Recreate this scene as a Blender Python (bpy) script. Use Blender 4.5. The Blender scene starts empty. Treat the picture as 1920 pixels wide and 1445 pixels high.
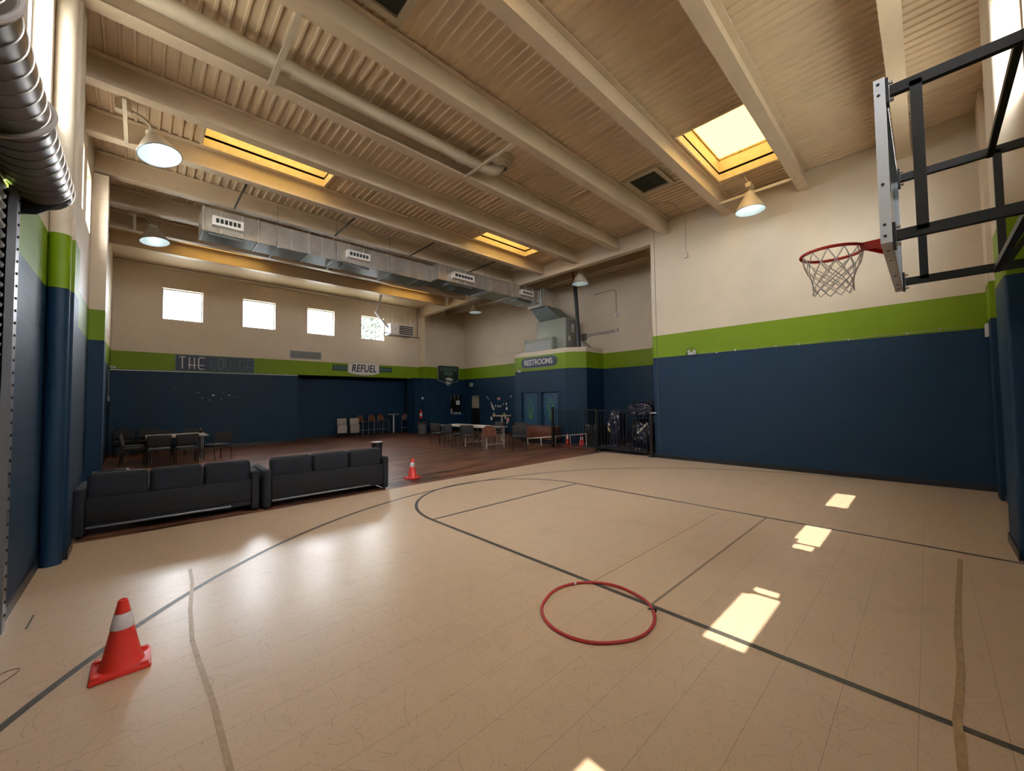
import bpy, math, random
from mathutils import Vector, Matrix
random.seed(7)
S = bpy.context.scene
COL = S.collection
PI = math.pi

# ---------------------------------------------------------------- camera
cam = bpy.data.cameras.new('camera'); camo = bpy.data.objects.new('camera', cam); COL.objects.link(camo)
cam.sensor_fit = 'HORIZONTAL'; cam.sensor_width = 36.0; cam.lens = 737.11/1920*36.0
cam.clip_start = 0.02; cam.clip_end = 300
yaw, pit, rol = (math.radians(a) for a in (43.4448, 2.1805, -0.6644))
fw = Vector((math.sin(yaw)*math.cos(pit), math.cos(yaw)*math.cos(pit), math.sin(pit)))
r0 = Vector((math.cos(yaw), -math.sin(yaw), 0)); u0 = r0.cross(fw)
rt = math.cos(rol)*r0+math.sin(rol)*u0; up = -math.sin(rol)*r0+math.cos(rol)*u0
camo.matrix_world = Matrix(((rt.x, up.x, -fw.x, 0), (rt.y, up.y, -fw.y, 0), (rt.z, up.z, -fw.z, 1.67), (0, 0, 0, 1)))
S.camera = camo
# ---------------------------------------------------------------- view + light
S.view_settings.view_transform = 'Standard'; S.view_settings.look = 'None'
S.view_settings.gamma = 1.0; S.view_settings.use_curve_mapping = False
S.view_settings.exposure = 1.9
S.cycles.use_denoising = True
S.cycles.max_bounces = 8; S.cycles.diffuse_bounces = 5; S.cycles.glossy_bounces = 3
S.cycles.transparent_max_bounces = 12; S.cycles.caustics_reflective = False; S.cycles.caustics_refractive = False
S.cycles.sample_clamp_indirect = 6.0

SKY_STRENGTH = 12.5
SUN_STRENGTH = 2.6
SKYLIGHT = 0.85
LAMP_W = 0.8

W = bpy.data.worlds.new('sky'); S.world = W; W.use_nodes = True
nt = W.node_tree; nt.nodes.clear()
wo = nt.nodes.new('ShaderNodeOutputWorld'); bg = nt.nodes.new('ShaderNodeBackground')
tc = nt.nodes.new('ShaderNodeTexCoord'); mp = nt.nodes.new('ShaderNodeMapping'); mp.inputs['Scale'].default_value = (2, 2, 7)
nz = nt.nodes.new('ShaderNodeTexNoise'); nz.inputs['Scale'].default_value = 1.6; nz.inputs['Detail'].default_value = 5
cr = nt.nodes.new('ShaderNodeValToRGB')
cr.color_ramp.elements[0].position = .35; cr.color_ramp.elements[0].color = (.74, .80, .92, 1)
cr.color_ramp.elements[1].position = .65; cr.color_ramp.elements[1].color = (.98, .97, .95, 1)
for a, b in ((tc.outputs['Generated'], mp.inputs[0]), (mp.outputs[0], nz.inputs[0]), (nz.outputs[0], cr.inputs[0]), (cr.outputs[0], bg.inputs[0]), (bg.outputs[0], wo.inputs[0])):
    nt.links.new(a, b)
bg.inputs[1].default_value = SKY_STRENGTH

sl = bpy.data.lights.new('sun', 'SUN'); sl.energy = SUN_STRENGTH; sl.angle = math.radians(.3); sl.color = (1, .90, .76)
so = bpy.data.objects.new('sun', sl); COL.objects.link(so)
so.rotation_euler = Vector((0, .354, -1)).to_track_quat('-Z', 'Y').to_euler(); so.location = (4, -12, 30)

# ---------------------------------------------------------------- mesh builder
class MB:
    def __init__(s): s.v = []; s.f = []; s.sm = []; s.mi = []
    def face(s, pts, smooth=False, mi=0):
        b = len(s.v); s.v += [tuple(p) for p in pts]; s.f.append(list(range(b, b+len(pts)))); s.sm.append(smooth); s.mi.append(mi)
    def box(s, x0, y0, z0, x1, y1, z1, mi=0):
        if x0 > x1: x0, x1 = x1, x0
        if y0 > y1: y0, y1 = y1, y0
        if z0 > z1: z0, z1 = z1, z0
        b = len(s.v)
        s.v += [(x0, y0, z0), (x1, y0, z0), (x1, y1, z0), (x0, y1, z0), (x0, y0, z1), (x1, y0, z1), (x1, y1, z1), (x0, y1, z1)]
        for q in ((0, 3, 2, 1), (4, 5, 6, 7), (0, 1, 5, 4), (1, 2, 6, 5), (2, 3, 7, 6), (3, 0, 4, 7)):
            s.f.append([b+i for i in q]); s.sm.append(False); s.mi.append(mi)
        return s
    def rbox(s, x0, y0, z0, x1, y1, z1, r=.02, n=3, puff=0.0, mi=0):
        # rounded box by superellipsoid-like corner offsets
        if x0 > x1: x0, x1 = x1, x0
        if y0 > y1: y0, y1 = y1, y0
        if z0 > z1: z0, z1 = z1, z0
        r = min(r, (x1-x0)/2.01, (y1-y0)/2.01, (z1-z0)/2.01)
        b = len(s.v); st = 2*(n+1); cols = 2*st
        cx, cy = (x0+x1)/2, (y0+y1)/2
        rows = []
        for j in range(st):
            h = j // (n+1); a = -PI/2+(PI/2)*((j % (n+1))/n)+h*PI/2
            zc = (z0+r) if h == 0 else (z1-r); row = []
            for q, (sx, sy) in enumerate(((1, 1), (-1, 1), (-1, -1), (1, -1))):
                for i in range(n+1):
                    t = q*PI/2+(PI/2)*i/n
                    X = (x1-r if sx > 0 else x0+r)+r*math.cos(a)*math.cos(t)
                    Y = (y1-r if sy > 0 else y0+r)+r*math.cos(a)*math.sin(t)
                    row.append(len(s.v)); s.v.append((X, Y, zc+r*math.sin(a)))
            rows.append(row)
        m = len(rows[0])
        for j in range(st-1):
            for i in range(m):
                s.f.append([rows[j][i], rows[j][(i+1) % m], rows[j+1][(i+1) % m], rows[j+1][i]]); s.sm.append(True); s.mi.append(mi)
        s.f.append(rows[0][::-1]); s.sm.append(True); s.mi.append(mi)
        s.f.append(rows[-1]); s.sm.append(True); s.mi.append(mi)
        return s
    def tube(s, pts, r, n=10, closed=False, cap=True, mi=0):
        pts = [Vector(p) for p in pts]; N = len(pts); rings = []; pu = None
        rr = r if isinstance(r, (list, tuple)) else [r]*N
        for i, p in enumerate(pts):
            if closed: t = pts[(i+1) % N]-pts[i-1]
            else: t = pts[min(i+1, N-1)]-pts[max(i-1, 0)]
            t.normalize()
            if pu is None:
                a = Vector((0, 0, 1)) if abs(t.z) < .9 else Vector((1, 0, 0))
                u = t.cross(a).normalized()
            else:
                u = (pu-t*pu.dot(t))
                u = u.normalized() if u.length > 1e-6 else t.orthogonal().normalized()
            pu = u; w = t.cross(u)
            k = 1.0
            if 0 < i < N-1 and not closed:
                d = (pts[i]-pts[i-1]).normalized().dot((pts[i+1]-pts[i]).normalized())
                k = 1/max(.5, math.sqrt(max(.01, (1+d)/2)))
            ring = []
            for j in range(n):
                an = 2*PI*j/n; ring.append(len(s.v)); s.v.append(tuple(p+(u*math.cos(an)+w*math.sin(an))*rr[i]*k))
            rings.append(ring)
        M = N if closed else N-1
        for i in range(M):
            A = rings[i]; B = rings[(i+1) % N]
            for j in range(n):
                s.f.append([A[j], A[(j+1) % n], B[(j+1) % n], B[j]]); s.sm.append(True); s.mi.append(mi)
        if cap and not closed:
            s.f.append(rings[0][::-1]); s.sm.append(False); s.mi.append(mi)
            s.f.append(rings[-1]); s.sm.append(False); s.mi.append(mi)
        return s
    def bar(s, a, b, w, h, mi=0):
        # rectangular bar from a to b; w horizontal, h the other way
        a = Vector(a); b = Vector(b); t = (b-a).normalized()
        ref = Vector((0, 0, 1)) if abs(t.z) < .95 else Vector((0, 1, 0))
        u = t.cross(ref).normalized()*w/2; q = u.cross(t).normalized()*h/2
        B = len(s.v)
        for p in (a, b):
            for su, sq in ((-1, -1), (1, -1), (1, 1), (-1, 1)): s.v.append(tuple(p+u*su+q*sq))
        for f in ((0, 1, 2, 3), (7, 6, 5, 4), (0, 4, 5, 1), (1, 5, 6, 2), (2, 6, 7, 3), (3, 7, 4, 0)):
            s.f.append([B+i for i in f]); s.sm.append(False); s.mi.append(mi)
        return s
    def lathe(s, prof, c=(0, 0, 0), n=24, axis='z', capends=False, smooth=True, mi=0, scale=(1, 1)):
        rings = []
        for (r, z) in prof:
            ring = []
            for j in range(n):
                a = 2*PI*j/n; x, y = r*math.cos(a)*scale[0], r*math.sin(a)*scale[1]
                p = (x, y, z) if axis == 'z' else ((z, x, y) if axis == 'x' else (y, z, x))
                ring.append(len(s.v)); s.v.append((c[0]+p[0], c[1]+p[1], c[2]+p[2]))
            rings.append(ring)
        for A, B in zip(rings, rings[1:]):
            for j in range(n):
                s.f.append([A[j], A[(j+1) % n], B[(j+1) % n], B[j]]); s.sm.append(smooth); s.mi.append(mi)
        if capends:
            s.f.append(rings[0][::-1]); s.sm.append(False); s.mi.append(mi)
            s.f.append(rings[-1]); s.sm.append(False); s.mi.append(mi)
        return s
    def prism(s, poly, lo, hi, plane='xy', mi=0):
        # poly in plane coords, extruded along the other axis
        def P(p, h):
            return {'xy': (p[0], p[1], h), 'xz': (p[0], h, p[1]), 'yz': (h, p[0], p[1])}[plane]
        n = len(poly); b = len(s.v)
        s.v += [P(p, lo) for p in poly]+[P(p, hi) for p in poly]
        s.f.append([b+i for i in range(n)][::-1]); s.sm.append(False); s.mi.append(mi)
        s.f.append([b+n+i for i in range(n)]); s.sm.append(False); s.mi.append(mi)
        for i in range(n):
            j = (i+1) % n
            s.f.append([b+i, b+j, b+n+j, b+n+i]); s.sm.append(False); s.mi.append(mi)
        return s
    def wall(s, axis, inner, outer, u0, u1, z0, z1, holes=()):
        us = sorted({u0, u1, *[h[0] for h in holes], *[h[1] for h in holes]}); us = [u for u in us if u0 <= u <= u1]
        zs = sorted({z0, z1, *[h[2] for h in holes], *[h[3] for h in holes]}); zs = [z for z in zs if z0 <= z <= z1]
        nu, nz_ = len(us)-1, len(zs)-1
        def solid(i, j):
            if i < 0 or j < 0 or i >= nu or j >= nz_: return False
            uc, zc = (us[i]+us[i+1])/2, (zs[j]+zs[j+1])/2
            return not any(h[0] < uc < h[1] and h[2] < zc < h[3] for h in holes)
        P = (lambda u, d, z: (d, u, z)) if axis == 'x' else (lambda u, d, z: (u, d, z))
        for i in range(nu):
            for j in range(nz_):
                if not solid(i, j): continue
                a, b, c, d = us[i], us[i+1], zs[j], zs[j+1]
                for D in (inner, outer): s.face([P(a, D, c), P(b, D, c), P(b, D, d), P(a, D, d)])
                if not solid(i-1, j): s.face([P(a, inner, c), P(a, outer, c), P(a, outer, d), P(a, inner, d)])
                if not solid(i+1, j): s.face([P(b, inner, c), P(b, outer, c), P(b, outer, d), P(b, inner, d)])
                if not solid(i, j-1): s.face([P(a, inner, c), P(a, outer, c), P(b, outer, c), P(b, inner, c)])
                if not solid(i, j+1): s.face([P(a, inner, d), P(a, outer, d), P(b, outer, d), P(b, inner, d)])
        return s
    def add(s, o, mat=None):
        b = len(s.v)
        s.v += [tuple(mat @ Vector(p)) for p in o.v] if mat else list(o.v)
        s.f += [[b+i for i in f] for f in o.f]; s.sm += o.sm; s.mi += o.mi
        return s
    def mesh(s, name, mats):
        me = bpy.data.meshes.new(name); me.from_pydata(s.v, [], s.f); me.update()
        mats = mats if isinstance(mats, (list, tuple)) else [mats]
        for m in mats: me.materials.append(m)
        me.polygons.foreach_set('use_smooth', s.sm); me.polygons.foreach_set('material_index', s.mi)
        import bmesh
        bm = bmesh.new(); bm.from_mesh(me); bmesh.ops.recalc_face_normals(bm, faces=bm.faces); bm.to_mesh(me); bm.free()
        if any(s.sm):
            try: me.set_sharp_from_angle(angle=math.radians(42))
            except Exception: pass
        return me

def obj(name, mb, mat, parent=None, loc=None, rot=None):
    o = bpy.data.objects.new(name, mb.mesh(name, mat) if isinstance(mb, MB) else mb); COL.objects.link(o)
    if parent: o.parent = parent
    if loc: o.location = loc
    if rot: o.rotation_euler = rot
    return o
def tag(o, label, cat, group=None):
    o['label'] = label; o['category'] = cat
    if group: o['group'] = group
    return o
def thing(name, label, cat, loc=(0, 0, 0), rz=0, group=None):
    o = bpy.data.objects.new(name, None); COL.objects.link(o); o.location = loc; o.rotation_euler = (0, 0, rz)
    o.empty_display_size = .1
    return tag(o, label, cat, group)
def struct(name, mb, mat, parent=None, label=None):
    o = obj(name, mb, mat, parent)
    if not parent: o['kind'] = 'structure'
    if label: o['label'] = label
    return o
def dup(src, loc, rz=0, label=None, group=None):
    def cp(o, par):
        c = o.copy(); COL.objects.link(c)
        if par: c.parent = par
        for ch in o.children: cp(ch, c)
        return c
    r = cp(src, None); r.location = loc; r.rotation_euler = (0, 0, rz)
    if label: r['label'] = label
    if group: r['group'] = group
    return r

# ---------------------------------------------------------------- materials
def srgb(r, g, b):
    f = lambda c: (c/255/12.92 if c/255 <= .04045 else ((c/255+.055)/1.055)**2.4)
    return (f(r), f(g), f(b), 1)
def mat(name, col, rough=.6, metal=0.0, spec=.5, noise=0.0, nscale=8.0, bump=0.0, bscale=60.0, emit=None, estr=0.0, coat=0.0):
    m = bpy.data.materials.new(name); m.use_nodes = True; n = m.node_tree; p = n.nodes['Principled BSDF']
    p.inputs['Base Color'].default_value = col; p.inputs['Roughness'].default_value = rough; p.inputs['Metallic'].default_value = metal
    p.inputs['Specular IOR Level'].default_value = spec; p.inputs['Coat Weight'].default_value = coat
    if emit: p.inputs['Emission Color'].default_value = emit; p.inputs['Emission Strength'].default_value = estr
    if noise or bump:
        g = n.nodes.new('ShaderNodeTexCoord')
    if noise:
        t = n.nodes.new('ShaderNodeTexNoise'); t.inputs['Scale'].default_value = nscale; t.inputs['Detail'].default_value = 4
        n.links.new(g.outputs['Object'], t.inputs['Vector'])
        mr = n.nodes.new('ShaderNodeMapRange'); mr.inputs[1].default_value = .3; mr.inputs[2].default_value = .7
        mr.inputs[3].default_value = 1-noise; mr.inputs[4].default_value = 1+noise
        n.links.new(t.outputs[0], mr.inputs[0])
        mx = n.nodes.new('ShaderNodeVectorMath'); mx.operation = 'SCALE'; mx.inputs[0].default_value = col[:3]
        n.links.new(mr.outputs[0], mx.inputs['Scale']); n.links.new(mx.outputs[0], p.inputs['Base Color'])
    if bump:
        t = n.nodes.new('ShaderNodeTexNoise'); t.inputs['Scale'].default_value = bscale; t.inputs['Detail'].default_value = 3
        n.links.new(g.outputs['Object'], t.inputs['Vector'])
        b = n.nodes.new('ShaderNodeBump'); b.inputs['Strength'].default_value = bump; b.inputs['Distance'].default_value = .01
        n.links.new(t.outputs[0], b.inputs['Height']); n.links.new(b.outputs[0], p.inputs['Normal'])
    return m

C_WHITE = (.60, .50, .365, 1); C_GREEN = (.165, .255, .001, 1); C_BLUE = (.0035, .026, .058, 1)
def mnode(n, op, a, b=None):
    q = n.nodes.new('ShaderNodeMath'); q.operation = op
    for i, v in enumerate((a, b)):
        if v is None: continue
        if isinstance(v, (int, float)): q.inputs[i].default_value = v
        else: n.links.new(v, q.inputs[i])
    return q.outputs[0]
def mixc(n, f, a, b):
    q = n.nodes.new('ShaderNodeMix'); q.data_type = 'RGBA'
    if isinstance(f, (int, float)): q.inputs[0].default_value = f
    else: n.links.new(f, q.inputs[0])
    for i, v in ((6, a), (7, b)):
        if isinstance(v, tuple): q.inputs[i].default_value = v
        else: n.links.new(v, q.inputs[i])
    return q.outputs[2]
def wallmat(name, axis, zb=2.9, zt=3.52, bands=True, white=C_WHITE, bumps=.2):
    m = bpy.data.materials.new(name); m.use_nodes = True; n = m.node_tree; p = n.nodes['Principled BSDF']
    g = n.nodes.new('ShaderNodeNewGeometry'); sx = n.nodes.new('ShaderNodeSeparateXYZ'); n.links.new(g.outputs['Position'], sx.inputs[0])
    u = sx.outputs[1] if axis == 'x' else sx.outputs[0]; z = sx.outputs[2]
    cb = n.nodes.new('ShaderNodeCombineXYZ'); n.links.new(u, cb.inputs[0]); n.links.new(z, cb.inputs[1])
    br = n.nodes.new('ShaderNodeTexBrick'); n.links.new(cb.outputs[0], br.inputs['Vector'])
    br.inputs['Scale'].default_value = 1; br.inputs['Brick Width'].default_value = .406; br.inputs['Row Height'].default_value = .2032
    br.inputs['Mortar Size'].default_value = .006; br.inputs['Mortar Smooth'].default_value = .6
    nz = n.nodes.new('ShaderNodeTexNoise'); nz.inputs['Scale'].default_value = 1.3; nz.inputs['Detail'].default_value = 6
    n.links.new(g.outputs['Position'], nz.inputs['Vector'])
    nf = n.nodes.new('ShaderNodeTexNoise'); nf.inputs['Scale'].default_value = 55; n.links.new(g.outputs['Position'], nf.inputs['Vector'])
    col = white
    if bands:
        up_ = mnode(n, 'GREATER_THAN', z, zt); mid = mnode(n, 'GREATER_THAN', z, zb)
        col = mixc(n, mid, C_BLUE, mixc(n, up_, C_GREEN, white))
        p.inputs['Roughness'].default_value = .55
    else: p.inputs['Roughness'].default_value = .55
    p.inputs['Specular IOR Level'].default_value = .3
    var = mnode(n, 'ADD', mnode(n, 'MULTIPLY', nz.outputs[0], .22), .89)
    mort = mnode(n, 'SUBTRACT', 1.0, mnode(n, 'MULTIPLY', br.outputs['Fac'], .03))
    vm = n.nodes.new('ShaderNodeVectorMath'); vm.operation = 'SCALE'
    if isinstance(col, tuple): vm.inputs[0].default_value = col[:3]
    else: n.links.new(col, vm.inputs[0])
    n.links.new(mnode(n, 'MULTIPLY', var, mort), vm.inputs['Scale']); n.links.new(vm.outputs[0], p.inputs['Base Color'])
    hgt = mnode(n, 'ADD', mnode(n, 'MULTIPLY', br.outputs['Fac'], -1.0), mnode(n, 'MULTIPLY', nf.outputs[0], .25))
    b = n.nodes.new('ShaderNodeBump'); b.inputs['Strength'].default_value = bumps; b.inputs['Distance'].default_value = .006
    n.links.new(hgt, b.inputs['Height']); n.links.new(b.outputs[0], p.inputs['Normal'])
    return m
WX = wallmat('painted_block_x', 'x'); WY = wallmat('painted_block_y', 'y')
WXR = wallmat('painted_block_right', 'x', 2.84, 3.47); WYN = wallmat('painted_block_near', 'y', 2.90, 3.50)
WXL = wallmat('painted_block_left', 'x', 2.93, 3.52)

def floor_mat():
    m = bpy.data.materials.new('worn_vinyl_tile'); m.use_nodes = True; n = m.node_tree; p = n.nodes['Principled BSDF']
    g = n.nodes.new('ShaderNodeNewGeometry'); pos = g.outputs['Position']
    def noise(sc, det=4, rot=0.0, scl=(1, 1, 1), dist=0.0):
        mp = n.nodes.new('ShaderNodeMapping'); mp.inputs['Rotation'].default_value = (0, 0, rot); mp.inputs['Scale'].default_value = scl
        n.links.new(pos, mp.inputs[0]); t = n.nodes.new('ShaderNodeTexNoise'); t.inputs['Scale'].default_value = sc; t.inputs['Detail'].default_value = det
        t.inputs['Distortion'].default_value = dist
        n.links.new(mp.outputs[0], t.inputs['Vector']); return t.outputs[0]
    base = mixc(n, noise(.55, 5), (.63, .445, .29, 1), (.73, .545, .38, 1))
    base = mixc(n, mnode(n, 'MULTIPLY', noise(7, 5), .35), base, (.52, .355, .22, 1))
    base = mixc(n, mnode(n, 'MULTIPLY', noise(60, 4), .25), base, (.76, .58, .43, 1))
    # scuffs: short straight scratches, one per voronoi cell, each with its own direction and length
    scr = None
    def scratches(sc, off, wid, ln):
        ad = n.nodes.new('ShaderNodeVectorMath'); ad.operation = 'ADD'; n.links.new(pos, ad.inputs[0]); ad.inputs[1].default_value = (off, off*1.7, 0)
        vo = n.nodes.new('ShaderNodeTexVoronoi'); vo.voronoi_dimensions = '2D'; vo.inputs['Scale'].default_value = sc; n.links.new(ad.outputs[0], vo.inputs['Vector'])
        su = n.nodes.new('ShaderNodeVectorMath'); su.operation = 'SUBTRACT'; n.links.new(ad.outputs[0], su.inputs[0]); n.links.new(vo.outputs['Position'], su.inputs[1])
        sc_ = n.nodes.new('ShaderNodeSeparateColor'); n.links.new(vo.outputs['Color'], sc_.inputs[0])
        ro = n.nodes.new('ShaderNodeVectorRotate'); ro.rotation_type = 'Z_AXIS'; n.links.new(su.outputs[0], ro.inputs['Vector'])
        n.links.new(mnode(n, 'MULTIPLY', sc_.outputs[0], 6.283), ro.inputs['Angle'])
        xy = n.nodes.new('ShaderNodeSeparateXYZ'); n.links.new(ro.outputs[0], xy.inputs[0])
        v = mnode(n, 'ADD', xy.outputs[1], mnode(n, 'MULTIPLY', mnode(n, 'MULTIPLY', xy.outputs[0], xy.outputs[0]), mnode(n, 'MULTIPLY', mnode(n, 'SUBTRACT', sc_.outputs[2], .5), 9)))
        a = mnode(n, 'LESS_THAN', mnode(n, 'ABSOLUTE', v), wid)
        b = mnode(n, 'LESS_THAN', mnode(n, 'ABSOLUTE', xy.outputs[0]), mnode(n, 'MULTIPLY', sc_.outputs[1], ln))
        return mnode(n, 'MULTIPLY', mnode(n, 'MULTIPLY', a, b), mnode(n, 'ADD', mnode(n, 'MULTIPLY', sc_.outputs[2], .7), .3))
    for sc, off, wid, ln in ((7.5, .0, .0010, .075), (9.0, 3.3, .0009, .06), (11.0, 7.1, .0008, .05), (6.0, 11.7, .0013, .09), (13.0, 15.2, .0008, .04), (2.1, 5.5, .0016, .16)):
        l = scratches(sc, off, wid, ln); scr = l if scr is None else mnode(n, 'MAXIMUM', scr, l)
    base = mixc(n, mnode(n, 'MULTIPLY', mnode(n, 'MULTIPLY', scr, mnode(n, 'ADD', .25, noise(1.7, 3))), .85), base, (.24, .15, .09, 1))
    base = mixc(n, mnode(n, 'MULTIPLY', mnode(n, 'GREATER_THAN', noise(1.9, 6), .62), .10), base, (.36, .25, .15, 1))
    spk = mnode(n, 'GREATER_THAN', noise(34, 2), .735)
    base = mixc(n, mnode(n, 'MULTIPLY', spk, .5), base, (.17, .11, .07, 1))
    # 12 inch tile joints
    sx = n.nodes.new('ShaderNodeSeparateXYZ'); n.links.new(pos, sx.inputs[0])
    def joint(c, off):
        fr = mnode(n, 'FRACT', mnode(n, 'DIVIDE', mnode(n, 'ADD', c, 20*.305+off), .305))
        d = mnode(n, 'MINIMUM', fr, mnode(n, 'SUBTRACT', 1.0, fr)); return mnode(n, 'LESS_THAN', d, .0045)
    jm = mnode(n, 'ADD', mnode(n, 'MULTIPLY', joint(sx.outputs[0], -.03), .14), mnode(n, 'MULTIPLY', joint(sx.outputs[1], -.09), .6))
    jm = mnode(n, 'MULTIPLY', jm, mnode(n, 'ADD', .35, noise(1.2, 2)))
    base = mixc(n, jm, base, (.15, .09, .05, 1))
    n.links.new(base, p.inputs['Base Color'])
    n.links.new(mnode(n, 'ADD', mnode(n, 'MULTIPLY', noise(2.4, 3), .10), .26), p.inputs['Roughness'])
    p.inputs['Specular IOR Level'].default_value = .45
    b = n.nodes.new('ShaderNodeBump'); b.inputs['Strength'].default_value = .05; b.inputs['Distance'].default_value = .01
    n.links.new(noise(9, 3), b.inputs['Height']); n.links.new(b.outputs[0], p.inputs['Normal'])
    return m
def wood_mat():
    m = bpy.data.materials.new('brown_plank_vinyl'); m.use_nodes = True; n = m.node_tree; p = n.nodes['Principled BSDF']
    g = n.nodes.new('ShaderNodeNewGeometry'); pos = g.outputs['Position']
    br = n.nodes.new('ShaderNodeTexBrick'); n.links.new(pos, br.inputs['Vector'])
    br.inputs['Scale'].default_value = 1; br.inputs['Brick Width'].default_value = 1.22; br.inputs['Row Height'].default_value = .095
    br.inputs['Mortar Size'].default_value = .002; br.inputs['Color1'].default_value = (.045, .017, .009, 1); br.inputs['Color2'].default_value = (.30, .118, .064, 1)
    br.inputs['Mortar'].default_value = (.03, .012, .008, 1); br.inputs['Bias'].default_value = -.1
    mp = n.nodes.new('ShaderNodeMapping'); mp.inputs['Scale'].default_value = (1.2, 22, 1); n.links.new(pos, mp.inputs[0])
    nz = n.nodes.new('ShaderNodeTexNoise'); nz.inputs['Scale'].default_value = 1; nz.inputs['Detail'].default_value = 5; n.links.new(mp.outputs[0], nz.inputs['Vector'])
    f = mnode(n, 'ADD', mnode(n, 'MULTIPLY', nz.outputs[0], 2.2), -.05)
    vm = n.nodes.new('ShaderNodeVectorMath'); vm.operation = 'SCALE'; n.links.new(br.outputs['Color'], vm.inputs[0]); n.links.new(f, vm.inputs['Scale'])
    n.links.new(vm.outputs[0], p.inputs['Base Color']); p.inputs['Roughness'].default_value = .38
    return m
FLOOR = floor_mat(); WOOD = wood_mat()
CEIL = mat('cream_steel_deck', (.66, .52, .36, 1), .5, noise=.06, nscale=2)
BEAM = mat('cream_steel_beam', (.60, .48, .34, 1), .45, noise=.05, nscale=3)
CURB = mat('skylight_curb_paint', (.72, .60, .42, 1), .5, noise=.1, nscale=9)
SKYP = mat('yellowed_skylight', (.8, .65, .35, 1), .6, emit=(1, .71, .21, 1), estr=SKYLIGHT)
def glass_mat():
    m = bpy.data.materials.new('window_glass'); m.use_nodes = True; n = m.node_tree; n.nodes.clear()
    o = n.nodes.new('ShaderNodeOutputMaterial'); t = n.nodes.new('ShaderNodeBsdfTransparent'); gl = n.nodes.new('ShaderNodeBsdfGlossy')
    t.inputs[0].default_value = (.93, .96, .97, 1); gl.inputs['Roughness'].default_value = .03
    mx = n.nodes.new('ShaderNodeMixShader'); fr = n.nodes.new('ShaderNodeFresnel'); ge = n.nodes.new('ShaderNodeNewGeometry')
    mr = n.nodes.new('ShaderNodeMapRange'); mr.inputs[3].default_value = 1.45; mr.inputs[4].default_value = 1/1.45
    n.links.new(ge.outputs['Backfacing'], mr.inputs[0]); n.links.new(mr.outputs[0], fr.inputs[0]); n.links.new(fr.outputs[0], mx.inputs[0])
    n.links.new(t.outputs[0], mx.inputs[1]); n.links.new(gl.outputs[0], mx.inputs[2]); n.links.new(mx.outputs[0], o.inputs[0])
    return m
GLASS = glass_mat()
WFRAME = mat('window_frame_paint', (.25, .24, .28, 1), .5)
DARKB = mat('black_vinyl_base', (.006, .006, .008, 1), .35)
LINE = mat('grey_court_paint', (.085, .078, .068, 1), .4, noise=.25, nscale=30)
LINEF = mat('faded_court_paint', (.27, .19, .12, 1), .45, noise=.3, nscale=40)
TAPE = mat('yellowed_tape_residue', (.43, .29, .155, 1), .4, noise=.18, nscale=25)
BLACKM = mat('black_powder_coat', (.004, .0045, .005, 1), .4, noise=.1, nscale=20)
ALU = mat('aluminium_frame', (.60, .61, .64, 1), .4, .1)
STEEL = mat('chrome_steel', (.6, .6, .6, 1), .25, 1.0)
GALV = mat('galvanised_lit', (.56, .51, .43, 1), .26, .72, noise=.14, nscale=5)  # base colour tinted warm to carry the skylight glow on the duct faces
GALVD = mat('galvanised_shaded', (.22, .24, .23, 1), .3, .8, noise=.1, nscale=6)  # darker copy of the duct metal, shade painted into its colour
WHITEP = mat('white_enamel', (.72, .66, .58, 1), .4)
WHITEC = mat('cool_white_plastic', (.75, .76, .78, 1), .4)
CREAMP = mat('cream_pipe_paint', (.50, .42, .31, 1), .45, noise=.05)
BLACKP = mat('black_plastic', (.01, .01, .012, 1), .4)
BLUE = mat('navy_blue_paint', C_BLUE, .42, noise=.06)
BLUED = mat('door_blue_paint', (.016, .062, .115, 1), .4, noise=.06)
GREENP = mat('green_vinyl_line', (.10, .32, .10, 1), .5)
ORANGE = mat('orange_red_rubber', (.78, .045, .03, 1), .38, noise=.05)
REFL = mat('reflective_band', (.72, .66, .64, 1), .3, noise=.1, nscale=20)
REDM = mat('red_rim_enamel', (.50, .018, .014, 1), .35)
HOOPR = mat('red_plastic_hoop', (.52, .04, .04, 1), .35)
NET = mat('white_net_cord', (.52, .50, .47, 1), .8)
SOFA = mat('charcoal_upholstery', (.0095, .011, .016, 1), .85, bump=.25, bscale=180, noise=.12, nscale=12)
SOFAD = mat('dark_sofa_back_cloth', (.0065, .0065, .008, 1), .8, bump=.2, bscale=200)
CHFAB = mat('grey_chair_fabric', (.030, .026, .026, 1), .85, bump=.2, bscale=200)
BRLAM = mat('brown_laminate', (.15, .048, .025, 1), .45, noise=.15, nscale=6)
TABLE = mat('beige_laminate', (.36, .285, .215, 1), .35, noise=.05)
GREYM = mat('grey_metal', (.23, .23, .24, 1), .4, .6)
BEIGEP = mat('beige_plastic', (.36, .31, .27, 1), .5)
PAPER = mat('white_paper', (.62, .58, .52, 1), .8)
SIGNB = mat('navy_sign_board', (.014, .022, .05, 1), .5)
SIGNG = mat('dark_green_sign_board', (.014, .05, .045, 1), .5)
SIGNW = mat('white_sign_paint', (.58, .55, .52, 1), .5)
SIGNL = mat('light_green_sign_paint', (.10, .20, .14, 1), .5)
SIGNC = mat('cream_sign_paint', (.62, .57, .50, 1), .5)
NAVYV = mat('navy_glossy_vinyl', (.010, .012, .035, 1), .22, noise=.2, nscale=6, bump=.35, bscale=9, spec=.6)
PALEY = mat('pale_yellow_rivet', (.5, .47, .3, 1), .5)
YEL = mat('yellow_label', (.55, .42, .15, 1), .6)
GREY = mat('light_grey_paint', (.30, .30, .27, 1), .5)
FURN = mat('olive_grey_furnace', (.27, .28, .22, 1), .45, .3, noise=.06)
LIGHTW = mat('lamp_bulb', (1, 1, 1, 1), .5, emit=(.88, .95, 1, 1), estr=1.0)
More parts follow.
